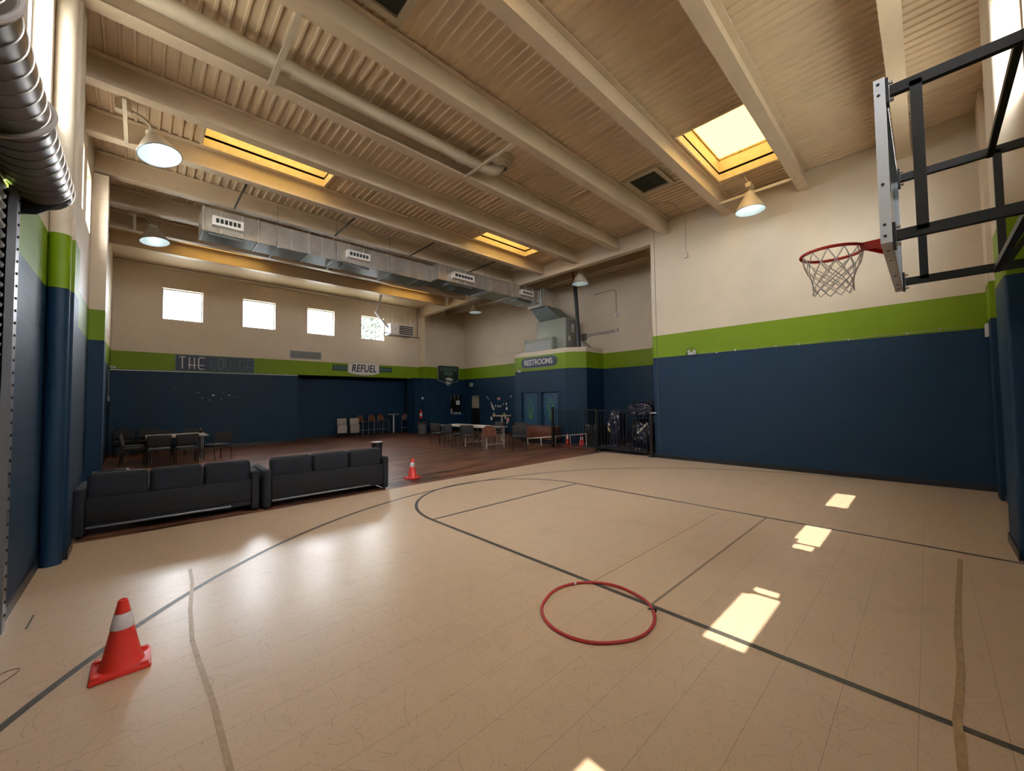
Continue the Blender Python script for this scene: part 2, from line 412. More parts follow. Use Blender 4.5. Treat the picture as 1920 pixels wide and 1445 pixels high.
SHADEI = mat('lamp_reflector', (.55, .62, .60, 1), .4, .2)
CORR = mat('dark_roll_metal', (.22, .19, .16, 1), .33, .85, noise=.15, nscale=6)
SHUT = mat('brown_grey_shutter', (.22, .19, .16, 1), .42, .6)
LEAF = mat('green_leaves', (.010, .021, .005, 1), .6, noise=.4, nscale=2)
BARK = mat('brown_bark', (.08, .05, .03, 1), .9)
POSTR = mat('red_extinguisher', (.5, .012, .01, 1), .3)
GREENFILL = mat('signal_yellow_green', (.30, .34, .05, 1), .6)
PINK = mat('coral_paper', (.55, .25, .2, 1), .8)

def text(name, s, size, m, parent, loc, rot, extrude=.006, bold=0.0, shear=0.0, sx=1.0, align='CENTER', space=1.0):
    cu = bpy.data.curves.new(name, 'FONT'); cu.body = s; cu.size = size; cu.extrude = extrude; cu.offset = bold; cu.shear = shear
    cu.align_x = align; cu.align_y = 'CENTER'; cu.space_character = space
    t = bpy.data.objects.new(name, cu); COL.objects.link(t)
    bpy.context.view_layer.update()
    me = bpy.data.meshes.new_from_object(t.evaluated_get(bpy.context.evaluated_depsgraph_get()))
    bpy.data.objects.remove(t); bpy.data.curves.remove(cu)
    me.materials.clear(); me.materials.append(m)
    for v in me.vertices: v.co.x *= sx
    o = bpy.data.objects.new(name, me); COL.objects.link(o); o.parent = parent; o.location = loc; o.rotation_euler = rot
    return o
FACE_NY = (PI/2, 0, 0)          # reads towards -Y
FACE_NX = (PI/2, 0, -PI/2)      # reads towards -X

# ================================================================= SETTING
XL, XR, YE, YB, XO, YN = -.74, 10.73, 18.86, 18.30, 13.55, -.80
ZC = 6.73; WT = 6.86
f = MB().box(-1.0, -1.0, -.12, XO+.2, 7.15, 0)
floor_o = struct('floor', f, FLOOR, label='worn cream vinyl tile gym floor with court lines')
f = MB().box(-1.0, 7.15, -.12, XO+.2, 20.1, 0)
struct('floor_lounge', f, WOOD, label='brown wood plank floor of the lounge')
LZ = .0018
def strip(pts, w, z0=LZ):
    m = MB(); pts = [Vector((p[0], p[1], 0)) for p in pts]; L = []
    for i, p in enumerate(pts):
        t = (pts[min(i+1, len(pts)-1)]-pts[max(0, i-1)]).normalized(); nn = Vector((-t.y, t.x, 0))
        L.append((p+nn*w/2, p-nn*w/2))
    for (a, b), (c, d) in zip(L, L[1:]): m.face([(a.x, a.y, z0), (b.x, b.y, z0), (d.x, d.y, z0), (c.x, c.y, z0)])
    return m
arc = [(4.72+5.9*math.cos(a), .64+5.84*math.sin(a)) for a in [math.radians(155-1.6*i) for i in range(95)]]
obj('court_marking', strip([p for p in arc if p[0] > XL+.02 and p[1] > -.7], .05), LINE, floor_o)['label'] = 'grey three point arc'
for x in (3.03, 6.37): obj('court_marking', strip([(x, -.75), (x, 4.89)], .05, LZ+.0002), LINE, floor_o)['label'] = 'grey lane side line'
obj('court_marking', strip([(3.03, 4.87), (6.37, 4.87)], .045, LZ+.0004), LINE, floor_o)['label'] = 'grey free throw line'
obj('court_marking', strip([(4.70+1.67*math.cos(PI*i/40), 4.87+1.67*math.sin(PI*i/40)) for i in range(41)], .05, LZ+.0006), LINE, floor_o)['label'] = 'grey half circle above the free throw line'
obj('court_marking', strip([(3.03, 1.6), (6.37, 1.6)], .022, LZ), LINEF, floor_o)['label'] = 'thin faded line across the lane'
obj('court_marking', strip([(3.06, 2.17), (6.2, 2.17)], .016, LZ), TAPE, floor_o)['label'] = 'very faint line across the lane'
obj('tape_mark', strip([(.40, 5.2), (.39, 4.82), (.33, 4.2), (.30, 3.64), (.31, 3.3), (.33, 2.79), (.33, 2.5), (.33, 2.1), (.32, 1.6)], .028, LZ+.0008), TAPE, floor_o)['label'] = 'yellowed wavy strip of old tape'
obj('tape_mark', strip([(6.1, -.17), (5.88, -.16), (4.94, -.115), (4.2, -.085), (3.63, -.08), (3.08, -.045), (2.6, -.05)], .035, LZ+.0008), TAPE, floor_o)['label'] = 'yellowed strip of old tape at right'
obj('scuff_mark', strip([(-.59, 4.70), (-.585, 4.98)], .012, LZ), LINE, floor_o)

# --- walls
nwin = [(.45, 1.58), (2.87, 4.02), (5.27, 6.42), (7.66, 8.82)]
fwin = [(.53, 1.69), (2.96, 4.11), (5.37, 6.52), (7.80, 8.95)]
lwin = [(5.08, 6.24, 4.72, 6.02), (8.35, 9.50, 4.90, 5.97), (9.98, 10.74, 4.90, 5.97)]
DOOR_Y1 = 4.80
struct('wall_left', MB().wall('x', XL, XL-.26, -1.0, 19.1, 0, WT, [(-.35, DOOR_Y1, 0, 3.72)]+[w for w in lwin]), WXL)
wf = MB().wall('y', YE, YE+.26, XL-.26, 10.95, 0, WT, [(a, b, 4.77, 5.90) for a, b in fwin]+[(5.0, 10.37, 0, 2.90)])
struct('wall_far', wf, WY)
wr = MB().wall('y', 19.9, 20.1, 4.8, 11.2, 0, 3.0)
wr.box(4.8, YE+.26, 0, 5.0, 19.9, 3.0); wr.box(10.95, YE+.26, 0, 11.2, 19.9, 3.0); wr.box(4.8, YE+.26, 2.90, 11.2, 20.1, 3.05)
struct('wall_recess', wr, WY)
wb = MB().wall('y', YB, YB+.26, 10.95, XO+.2, 0, WT, [(11.30, 12.06, 0, 1.99), (12.61, 13.44, .93, 2.02)])
wb.box(10.37, YB, 0, 10.95, YE+.02, 2.9)
wb.box(10.95, YB+.26, 0, 11.15, YE+.26, WT)
struct('wall_hatch', wb, WY)
struct('wall_outer', MB().wall('x', XO, XO+.2, 5.2, YB+.2, 0, WT, [(16.95, 17.72, 0, 1.98)]), WX)
struct('wall_right', MB().wall('x', XR, XR+.22, -1.0, 5.40, 0, WT), WXR)
struct('wall_return', MB().wall('y', 5.40, 5.2, XR+.22, XO+.2, 0, WT), WY)
struct('wall_near', MB().wall('y', YN, YN-.14, XL-.26, XR+.22, 0, WT, [(a, b, 4.77, 5.90) for a, b in nwin]), WYN)
# restroom block
rb = MB().wall('x', 11.95, 12.07, 9.60, 12.40, 0, 3.70, [(10.02, 10.88, 0, 2.0), (11.12, 12.03, 0, 2.0)])
rb.prism([(11.95, 9.60), (12.42, 8.95), (12.52, 9.02), (12.07, 9.66)], 0, 3.70)
rb.box(12.42, 8.95, 0, XO, 9.07, 3.70); rb.box(12.0, 12.28, 0, XO, 12.40, 3.70)
rb.prism([(11.98, 9.66), (12.5, 8.98), (XO, 8.98), (XO, 12.35), (11.98, 12.35)], 3.50, 3.56)
struct('wall_restroom', rb, WX)
# pilasters
struct('trim_1', MB().box(XL, 6.50, 0, -.55, 6.93, WT-.15), WXL, label='square pilaster on the left wall')
struct('trim_2', MB().lathe([(.085, 0), (.085, 6.68)], (-.655, 6.40, 0), 20), WXL, label='round pipe column beside the left pilaster')
struct('trim_3', MB().box(XL, 11.0, 0, -.52, 11.4, 6.20), WXL, label='second pilaster on the left wall')
struct('trim_4', MB().box(10.92, YB-.07, 0, 11.27, YB, WT-.2).box(10.92, YB, 2.9, 10.95, YE, WT-.2), WY, label='slim pilaster right of the food signs')
struct('trim_5', MB().rbox(6.45, YN, 0, 7.22, -.585, WT-.1, .03), WYN, label='pillar at the right edge of the picture')
struct('trim_6', MB().box(10.45, YN, 3.0, 10.56, YN+.05, WT-.2).box(9.9, YN, 0, 10.3, YN+.06, WT-.2), WYN, label='shallow pilaster near the right corner')
# baseboards
bb = .10
struct('baseboard_right', MB().box(XR-.012, YN, 0, XR, 5.40, bb).box(XR-.012, 5.40, 0, XR+.22, 5.412, bb), DARKB)
struct('baseboard_left', MB().box(XL, DOOR_Y1+.12, 0, XL+.012, 6.33, bb).box(XL, 6.95, 0, XL+.012, YE, bb).box(XL+.03, 6.488, 0, -.54, 6.50, bb).box(-.55, 6.49, 0, -.54, 6.94, bb), DARKB)
struct('baseboard_far', MB().box(XL, YE-.012, 0, 5.0, YE, bb).box(5.0, 19.888, 0, 10.95, 19.9, bb).box(10.37, YB-.012, 0, 10.92, YB, bb).box(12.1, YB-.012, 0, XO, YB, bb), DARKB)
struct('baseboard_outer', MB().box(XO-.012, 12.4, 0, XO, 16.95, bb).box(XO-.012, 5.4, 0, XO, 8.95, bb), DARKB)
struct('baseboard_near', MB().box(7.22, YN, 0, XR, YN+.012, bb).box(6.44, -.585, 0, 7.23, -.573, bb).box(7.22, YN, 0, 7.232, -.573, bb), DARKB)
# trims: thin ledge under the green band, ledger at the far deck, soffit edge
struct('trim_7', MB().box(XL, YE-.03, 2.855, 5.0, YE, 2.88), WHITEP, label='thin pale ledge under the green band at left')
struct('trim_8', MB().bar((XL, YE-.03, 6.62), (10.3, YE-.03, 6.62), .05, .06), WHITEP, label='pale pipe along the top of the far wall')

# --- ceiling deck with openings
beamc = [.15+1.583*k for k in range(11)]
sky_y = [(1.95, 3.15), (8.30, 9.50), (14.62, 15.82)]
sky_x = [(.80, 3.03), (7.45, 9.70)]
dk = MB(); P_ = .1525
def deckstrip(x0, x1, y0, y1):
    prof = []; x = x0
    k = math.floor(x0/P_)
    pts = []
    for i in range(k-1, int(x1/P_)+2):
        b = i*P_
        pts += [(b+.0, 0), (b+.030, 0), (b+.040, .026), (b+.1425, .026)]
    pts = [(max(x0, min(x1, a)), z) for a, z in pts]
    q = [pts[0]]
    for p in pts[1:]:
        if p[0] > q[-1][0]+1e-6: q.append(p)
    for (a, z), (b, w) in zip(q, q[1:]):
        dk.face([(a, y0, ZC+z), (b, y0, ZC+w), (b, y1, ZC+w), (a, y1, ZC+z)])
ycuts = [-1.0]
for a, b in sky_y: ycuts += [a, b]
ycuts.append(19.1)
for i, (y0, y1) in enumerate(zip(ycuts, ycuts[1:])):
    X1 = XR+.2
    if i % 2 == 0: deckstrip(XL-.26, X1, y0, y1)
    else:
        e = [XL-.26, sky_x[0][0], sky_x[0][1], sky_x[1][0], sky_x[1][1], X1]
        for j in (0, 2, 4): deckstrip(e[j], e[j+1], y0, y1)
deckstrip(XR+.2, XO+.2, 5.2, 19.1)
struct('ceiling', dk, CEIL, label='ribbed cream metal deck ceiling')
roof = MB()
def ring_roof(z):
    for i, (y0, y1) in enumerate(zip(ycuts, ycuts[1:])):
        if i % 2 == 0: roof.box(-1.0, y0, z, XO+.2, y1, z+.05)
        else:
            e = [-1.0, sky_x[0][0], sky_x[0][1], sky_x[1][0], sky_x[1][1], XO+.2]
            for j in (0, 2, 4): roof.box(e[j], y0, z, e[j+1], y1, z+.05)
ring_roof(ZC+.13)
struct('ceiling_slab', roof, CEIL)

struct('trim_9', MB().box(XR-.004, 5.275, 0, XR+.001, 5.285, ZC), mat('joint_sealant', (.10, .09, .07, 1), .8), label='thin vertical joint near the right wall end')
struct('ceiling_soffit', MB().box(XL, 17.2, ZC-.03, XR, YE, ZC-.005), CEIL, label='flat panel along the far edge of the ceiling')

# --- windows
def window(n, axis, inner, depth, a, b, z0, z1, mull=()):
    fr = MB(); d = inner+depth; t = .035; q = .04*(1 if depth > 0 else -1)
    def bx(u0, w0, u1, w1, m, dd=0):
        if axis == 'y': m.box(u0, d-q+dd, w0, u1, d+dd, w1)
        else: m.box(d-q+dd, u0, w0, d+dd, u1, w1)
    bx(a, z0, a+t, z1, fr); bx(b-t, z0, b, z1, fr); bx(a+t, z0, b-t, z0+t, fr); bx(a+t, z1-t, b-t, z1, fr)
    for mu in mull: bx(mu-t/2, z0+t, mu+t/2, z1-t, fr)
    o = bpy.data.objects.new(f'window_{n}', None); COL.objects.link(o); o['kind'] = 'structure'
    obj('window_frame', fr, WFRAME, o)
    pn = MB(); D = d-q*.5
    pts = [(a+t, z0+t), (b-t, z0+t), (b-t, z1-t), (a+t, z1-t)]
    pn.face([(u, D, z) if axis == 'y' else (D, u, z) for u, z in pts])
    obj('window_pane', pn, GLASS, o)
    return o
wn = 1
for a, b in fwin: window(wn, 'y', YE, .20, a, b, 4.77, 5.90); wn += 1
for (a, b, z0, z1) in lwin: window(wn, 'x', XL, -.18, a, b, z0, z1, mull=((a+b)/2+.28,) if wn == 5 else ()); wn += 1
for a, b in nwin: window(wn, 'y', YN, -.12, a, b, 4.77, 5.90); wn += 1

# --- roof beams
ORD = ['first', 'second', 'third', 'fourth', 'fifth', 'sixth', 'seventh', 'eighth', 'ninth', 'tenth', 'eleventh']
ZB = 6.30
def ibeam(L0, L1, yc, z0, z1, w=.20, axis='x', lip=.03):
    m = MB(); t = .022
    def bx(u0, u1, a, b, c, d):
        if axis == 'x': m.box(u0, a, c, u1, b, d)
        else: m.box(a, u0, c, b, u1, d)
    bx(L0, L1, yc-w/2, yc+w/2, z0, z0+t); bx(L0, L1, yc-w/2, yc+w/2, z1-t, z1); bx(L0, L1, yc-.012, yc+.012, z0+t, z1-t)
    return m
for k, y in enumerate(beamc):
    x1 = XR if y < 5.3 else XR-.0
    o = obj('roof_beam', ibeam(XL, x1, y, ZB, ZC), BEAM)
    pos = f'{ORD[10-k]} counted from the far windowed wall' if k < 10 else 'nearest to the far windowed wall'
    tag(o, f'cream steel roof beam across the gym, {pos}', 'beam', 'roof beams across the gym')
g_ = obj('roof_girder', ibeam(5.41, YB+.2, XR+.11, 6.17, ZC, .22, 'y'), BEAM)
tag(g_, 'cream steel girder running lengthwise beyond the right wall end', 'girder')
o = obj('roof_joist', ibeam(5.42, YB, 12.3, 6.42, ZC, .12, 'y'), BEAM)
tag(o, 'slim cream joist under the deck above the furnace corner', 'joist')
# cream rods between the far beams (braces in front of the duct)
for i, (x, ya, yb_) in enumerate(((1.55, 9.65, 11.16), (3.85, 9.65, 11.16), (6.15, 9.65, 11.16), (8.5, 9.65, 11.16))):
    m = MB().bar((x, ya+.08, ZB-.012), (x, yb_-.02, ZB-.012), .035, .025)
    tag(obj('beam_brace', m, BLACKP), f'thin dark brace under the beams before the silver duct, {ORD[i]} from the left wall', 'brace', 'braces before the duct')

# --- skylights
SKL = {(0, 0): 'skylight over the left foreground, nearest the camera', (0, 1): 'glowing square skylight above the lamp on the right wall',
       (1, 0): 'long glowing skylight right of the nearest hanging lamp', (1, 1): 'pale skylight near the right end of the silver duct',
       (2, 0): 'thin glowing skylight strip above the left lounge windows', (2, 1): 'thin orange skylight strip above the white unit heater'}
for i, (y0, y1) in enumerate(sky_y):
    for j, (x0, x1) in enumerate(sky_x):
        t = thing('skylight', SKL[(i, j)], 'skylight', ((x0+x1)/2, (y0+y1)/2, ZC))
        hx, hy = (x1-x0)/2, (y1-y0)/2; c = MB()
        for (a, b, c0, d) in ((-hx-.04, -hy-.04, hx+.04, -hy), (-hx-.04, hy, hx+.04, hy+.04), (-hx-.04, -hy, -hx, hy), (hx, -hy, hx+.04, hy)):
            c.box(a, b, -.03, c0, d, .56)
        obj('curb', c, CURB, t)
        r_ = MB()
        for (a, b, c0, d) in ((-hx, -hy, hx, -hy+.022), (-hx, hy-.022, hx, hy), (-hx, -hy+.022, -hx+.022, hy-.022), (hx-.022, -hy+.022, hx, hy-.022)): r_.box(a, b, .455, c0, d, .49)
        obj('flange', r_, mat('rusty_flange', (.50, .34, .18, 1), .7, noise=.5, nscale=14) if (i, j) == (0, 0) else bpy.data.materials['rusty_flange'], t)
        pn = MB(); N = 8
        for a in range(N):
            for b in range(4):
                def zz(u, v): return   .50+.10*math.sin(PI*u)*math.sin(PI*v)
                q = [((a+p)/N, (b+r)/4) for p, r in ((0, 0), (1, 0), (1, 1), (0, 1))]
                pn.face([(-hx+2*hx*u, -hy+2*hy*v, zz(u, v)) for u, v in q], True)
        obj('dome_panel', pn, SKYP, t)

# ================================================================= LEFT WALL: ROLL-UP DOOR
t = thing('roll_up_door', 'corrugated roll up door with dark coiled drum at the left edge', 'door', (XL, DOOR_Y1, 0))
c = MB(); N = 50
for i in range(N):
    z0 = i*.075; pr = [(-.055, z0), (-.025, z0+.018), (-.02, z0+.04), (-.05, z0+.066), (-.055, z0+.075)]
    for (a, z), (b, w) in zip(pr, pr[1:]): c.face([(a, -5.1, z), (a, -.05, z), (b, -.05, w), (b, -5.1, w)])
obj('curtain', c, SHUT, t)
g_ = MB().box(-.01, -.075, 0, .035, .03, 3.35).box(-.06, .0, 0, -.01, .03, 3.35)
go = obj('guide_rail', g_, GREYM, t)
for i in range(34): obj('bolt', MB().lathe([(0, .045), (.011, .043), (.011, .03)], (.0, -.03, .12+i*.095), 8, 'x'), BLACKM, go)
DC = Vector((.115, 0, 3.50)); R_ = .185
d = MB(); prof = []; y = -5.1
while y < .1:
    prof += [(R_, y), (R_, y+.118), (R_+.005, y+.119), (R_+.005, y+.129)]; y += .13
d.lathe(prof, DC, 40, 'y'); 
dm = obj('drum', d, CORR, t)
e = MB().lathe([(0, .13), (R_*.98, .13), (R_*.98, .14), (0, .14)], DC, 40, 'y')
obj('drum_end', e, BLACKM, dm)
br = MB().prism([(-.03, 3.20), (.10, 3.235), (.285, 3.405), (.285, 3.44), (.16, 3.52), (.02, 3.62), (-.03, 3.62)], .14, .16, 'xz')
br.bar((-.02, .165, 3.27), (.16, .165, 3.33), .02, .03).bar((.0, .165, 3.34), (.13, .165, 3.40), .02, .03)
bo = obj('end_bracket', br, BLACKM, t)
for (x, z) in ((.0, 3.25), (.035, 3.24), (.08, 3.27), (.01, 3.29)): obj('rivet', MB().lathe([(.012, .16), (.012, .172), (0, .174)], (x, 0, z), 8, 'y'), PALEY, bo)
for yy in (-1.02, -2.0):
    st_ = MB(); q = [(DC.x+(R_+.012)*math.cos(a), yy+.05*math.sin(a*2), DC.z+(R_+.012)*math.sin(a)) for a in [2*PI*i/40 for i in range(40)]]
    st_.tube(q, .016, 8, closed=True); obj('strap', st_, mat('grey_cloth_strap', (.33, .28, .25, 1), .8) if yy == -1.02 else bpy.data.materials['grey_cloth_strap'], t)

# ================================================================= BASKETBALL HOOP
BX0, BX1, BZ0, BZ1, BY = 3.79, 5.68, 2.745, 3.93, .13
t = thing('basketball_hoop', 'basketball hoop with glass backboard on black wall frame', 'basketball hoop', (4.735, YN, 2.8))
def L(p): return (p[0]-4.735, p[1]-YN, p[2]-2.8)
fm = MB()
def Bx(m, a, b): a = L(a); b = L(b); m.box(*a, *b)
w_ = .06
Bx(fm, (BX0, BY, BZ0), (BX0+.045, BY+w_, BZ1)); Bx(fm, (BX1-.045, BY, BZ0), (BX1, BY+w_, BZ1))
Bx(fm, (BX0+.045, BY, BZ0), (BX1-.045, BY+w_, BZ0+.045)); Bx(fm, (BX0+.045, BY, BZ1-.045), (BX1-.045, BY+w_, BZ1))
fr = obj('backboard_frame', fm, ALU, t)
for z in (BZ0+.05, BZ0+.13, BZ0+.42, BZ1-.04, BZ1-.12): obj('rivet', MB().lathe([(.010, 0), (.010, -.004), (0, -.005)], L((BX0, BY+.035, z)), 8, 'x'), BLACKM, fr)
for x in (4.0, 4.3, 4.9, 5.3, 5.5): obj('rivet', MB().lathe([(.010, 0), (.010, -.004), (0, -.005)], L((x, BY+.03, BZ0)), 8, 'z'), BLACKM, fr)
gm = MB(); Bx(gm, (BX0+.045, BY+.025, BZ0+.045), (BX1-.045, BY+.037, BZ1-.045))
m_ = bpy.data.materials.new('green_tinted_glass'); m_.use_nodes = True
_p = m_.node_tree.nodes['Principled BSDF']; _p.inputs['Base Color'].default_value = (.26, .36, .30, 1); _p.inputs['Transmission Weight'].default_value = .9; _p.inputs['Roughness'].default_value = .05
obj('backboard_glass', gm, m_, t)
# frame bars
for nm, x in (('near', 3.86), ('far', 5.50)):
    for z, hh in ((3.845, .07), (2.80, .07)):
        b = MB().bar(L((x, YN, z)), L((x, BY-.02, z)), .045, hh)
        bo = obj('support_arm', b, BLACKM, t)
        pl = MB(); Bx(pl, (x-.04, BY-.018, z-.09), (x+.04, BY, z+.09)); obj('mounting_plate', pl, BLACKM, bo)
        for dz in (-.065, .065): obj('bolt', MB().lathe([(0, -.03), (.011, -.03), (.011, 0), (0, 0)], L((x, BY-.012, z+dz)), 8, 'y'), STEEL, bo)
    obj('upright', MB().bar(L((x, -.02, 2.80)), L((x, -.02, 3.845)), .045, .06), BLACKM, t)
    obj('upright', MB().bar(L((x, -.50, 2.80)), L((x, -.50, 3.845)), .045, .05), BLACKM, t)
    pl = MB(); Bx(pl, (x-.05, YN, 2.60), (x+.05, YN+.03, 4.05)); obj('wall_plank', pl, BLACKM, t)
for z in (3.82, 2.78): obj('cross_bar', MB().bar(L((3.86, -.46, z)), L((5.50, -.46, z)), .04, .05), BLACKM, t)
obj('diagonal_brace', MB().bar(L((3.86, -.78, 2.8)), L((3.86, -.50, 3.82)), .03, .04), BLACKM, t)
obj('diagonal_brace', MB().bar(L((5.50, -.50, 2.78)), L((5.50, -.78, 3.3)), .03, .04), BLACKM, t)
# rim
RC = Vector(L((4.72, .575, 3.02))); RR = .235
rm = MB().tube([(RC.x+RR*math.cos(a), RC.y+RR*math.sin(a), RC.z) for a in [2*PI*i/40 for i in range(40)]], .014, 10, closed=True)
rim = obj('rim', rm, REDM, t)
bk = MB(); 
Bx(bk, (4.72-.10, BY+w_-.01, 2.92), (4.72+.10, BY+w_+.02, 3.10))
Bx(bk, (4.72-.085, BY+w_+.02, 3.005), (4.72+.085, .575-RR+.03, 3.035))
bk.prism([(BY+w_+.02-YN, 2.93-2.8), (BY+w_+.02-YN, 3.005-2.8), (.575-RR-YN, 3.005-2.8)], 4.72-.09-4.735, 4.72-.075-4.735, 'yz')
bk.prism([(BY+w_+.02-YN, 2.93-2.8), (BY+w_+.02-YN, 3.005-2.8), (.575-RR-YN, 3.005-2.8)], 4.72+.075-4.735, 4.72+.09-4.735, 'yz')
obj('rim_bracket', bk, REDM, t)
nt_ = MB(); K = 12; LV = [(RR-.005, -.01), (RR*.90, -.11), (RR*.78, -.17), (RR*.70, -.215), (RR*.66, -.255), (RR*.64, -.295), (RR*.63, -.335), (RR*.66, -.375)]
for k in range(K):
    for s_ in (1, -1):
        q = []
        for i, (r, z) in enumerate(LV):
            a = 2*PI*(k+s_*.5*i)/K; q.append((RC.x+r*math.cos(a), RC.y+r*math.sin(a), RC.z+z))
        nt_.tube(q, .0042, 5)
obj('net', nt_, NET, t)

# ================================================================= TRAFFIC CONES
def make_cone(label, loc, group='traffic cones on the gym floor', H=.42, rz=0):
    t = thing('traffic_cone', label, 'traffic cone', loc, rz, group)
    b = MB().rbox(-.14, -.14, 0, .14, .14, .028, .012, 2)
    for sx in (-1, 1):
        for sy in (-1, 1): b.rbox(sx*.105-.022, sy*.105-.022, .02, sx*.105+.022, sy*.105+.022, .042, .008, 2)
    r0, r1, z0 = .098, .024, .028
    R = lambda z: r0+(r1-r0)*(z-z0)/(H-z0)
    body = MB().lathe([(r0+.012, z0), (r0, z0+.02), (R(H*.62), H*.62)], n=32).lathe([(R(H*.62), H*.62), (R(H*.83), H*.83), (r1, H), (r1-.006, H+.004), (r1-.008, H-.02), (r1-.008, H-.06)], n=32)
    o = obj('cone_body', body, ORANGE, t)
    obj('base_plate', b, ORANGE, t)
    c = MB().lathe([(R(H*.60)+.002, H*.60), (R(H*.60)+.003, H*.605), (R(H*.82)+.003, H*.815), (R(H*.82)+.002, H*.82)], n=32)
    obj('reflective_collar', c, REFL, t)
    return t
cone1 = make_cone('orange traffic cone with white collar on the cream tiles, front left', (-.055, 3.60, 0))
dup(cone1, (4.36, 7.80, 0), .35, 'orange traffic cone on the wood floor beside the right couch', 'traffic cones on the gym floor')
dup(cone1, (11.42, 9.12, 0), .2, 'orange cone behind the black fence, partly hidden at its left post', 'traffic cones on the gym floor')
dup(cone1, (11.46, 8.52, 0), -.2, 'orange cone behind the black fence by the white rail end', 'traffic cones on the gym floor')

# ================================================================= HULA HOOP
t = thing('hula_hoop', 'red hula hoop lying flat on the cream tiles', 'hoop', (2.665, 1.865, 0))
pts = []
for i in range(64):
    a = 2*PI*i/64; r = .445+.012*math.cos(2*a-.6)-.012*abs(math.sin(1.5*(a-.9)))**8
    pts.append((r*math.cos(a), r*math.sin(a), .0115))
obj('ring', MB().tube(pts, .0115, 12, closed=True), HOOPR, t)
a = 1.05; tp = [(.441*math.cos(x), .441*math.sin(x), .0115) for x in (a-.02, a, a+.02)]
obj('tape_joint', MB().tube(tp, .0125, 12), REFL, t)
a = -.83; kx, ky = .445*math.cos(a), .445*math.sin(a)
kb = MB().tube([(kx-.008, ky-.01, .0115), (kx+.008, ky+.01, .0115)], .016, 10).bar((kx, ky, .015), (kx-.03, ky+.035, .02), .016, .004).bar((kx, ky, .015), (kx+.035, ky+.0, .012), .018, .004)
obj('black_tie', kb, BLACKP, t)
wq_ = [(-.72, 3.93, .003), (-.66, 3.985, .003), (-.585, 4.045, .003), (-.535, 4.04, .004), (-.525, 4.0, .003), (-.56, 3.93, .003), (-.62, 3.86, .003), (-.70, 3.79, .003)]
wq = []
for a, b, c, d in zip([wq_[0]]+wq_, wq_, wq_[1:], wq_[2:]+[wq_[-1]]):
    for k in range(6):
        u = k/6; wq.append(tuple(.5*((2*b[m])+(-a[m]+c[m])*u+(2*a[m]-5*b[m]+4*c[m]-d[m])*u*u+(-a[m]+3*b[m]-3*c[m]+d[m])*u**3) for m in range(3)))
tag(obj('thin_wire', MB().tube(wq, .0018, 6), mat('brown_wire', (.12, .07, .035, 1), .5)), 'thin brown wire bent in a loop on the tiles, left edge', 'wire')

# ================================================================= SOFAS
def make_sofa(label, loc, w, rz=0, la=True, ra=True):
    t = thing('sofa', label, 'sofa', loc, rz, 'sofas turned away at the edge of the wood floor')
    aw = .11; x0 = -w/2; x1 = w/2; D = .85
    bf = MB().rbox(x0+aw, 0, .17, x1-aw, .13, .50, .02, 2)
    fr = obj('back_frame', bf, SOFAD, t)
    obj('metal_strip', MB().rbox(x0+aw+.01, -.012, .115, x1-aw-.25, .02, .142, .01, 2), GREYM, t)['label'] = 'grey metal strip along the base'
    obj('base_frame', MB().rbox(x0+aw, .02, .10, x1-aw, D-.03, .28, .02, 2), SOFA, t)
    for s_ in (0, 1):
        xa = x0 if s_ == 0 else x1-aw
        obj('arm', MB().rbox(xa, -.01, .03, xa+aw, D-.02, .62, .035, 3), SOFA, t)
    n = 3; cw = (w-2*aw)/n
    for i in range(n):
        a = x0+aw+i*cw
        obj('back_cushion', MB().rbox(a+.004, .04, .44, a+cw-.004, .26, .79, .06, 4), SOFA, t)
        obj('seat_cushion', MB().rbox(a+.004, .18, .26, a+cw-.004, D-.02, .46, .05, 3), SOFA, t)
    for (x, y) in ((x0+.06, .06), (x1-.06, .06), (x0+.06, D-.1), (x1-.06, D-.1)):
        obj('leg', MB().lathe([(.02, 0), (.022, .05)], (x, y, 0), 10, capends=True), BLACKP, t)
    return t
make_sofa('charcoal three cushion sofa on the right, seen from behind beside the small cone', (2.47, 7.19, 0), 2.08)
make_sofa('charcoal three cushion sofa on the left, seen from behind beside the blue pilaster', (.40, 7.28, 0), 1.98, math.radians(-2.0))
t = thing('trash_can', 'small black trash can with white rim behind the right sofa', 'trash can', (4.55, 10.0, 0))
obj('can_body', MB().lathe([(.0, 0), (.118, 0), (.125, .02), (.132, .54)], n=24), BLACKP, t)
obj('can_rim', MB().lathe([(.134, .535), (.139, .55), (.139, .60), (.135, .615), (.10, .618), (.095, .58)], n=24), BLACKP, t)
obj('can_lid', MB().lathe([(.138, .612), (.138, .628), (.0, .634)], n=24), SIGNW, t)['label'] = 'white lid'
t = thing('slatted_crate', 'small slatted crate against the left wall behind the left sofa', 'crate', (-.33, 9.15, 0))
for i in range(6): obj('slat', MB().box(-.20+.075*i, -.19, .06, -.175+.075*i+.02, -.175, .60), TABLE if i in (0, 5) else GREYM, t)
obj('frame', MB().box(-.20, -.175, 0, .22, -.15, .07).box(-.20, -.175, .57, .22, -.15, .60).box(-.20, .15, 0, .22, .18, .60).box(-.20, -.15, 0, -.17, .15, .6).box(.19, -.15, 0, .22, .15, .6), BLACKP, t)
obj('crate_floor', MB().box(-.17, -.15, .03, .19, .15, .05), BLACKP, t)

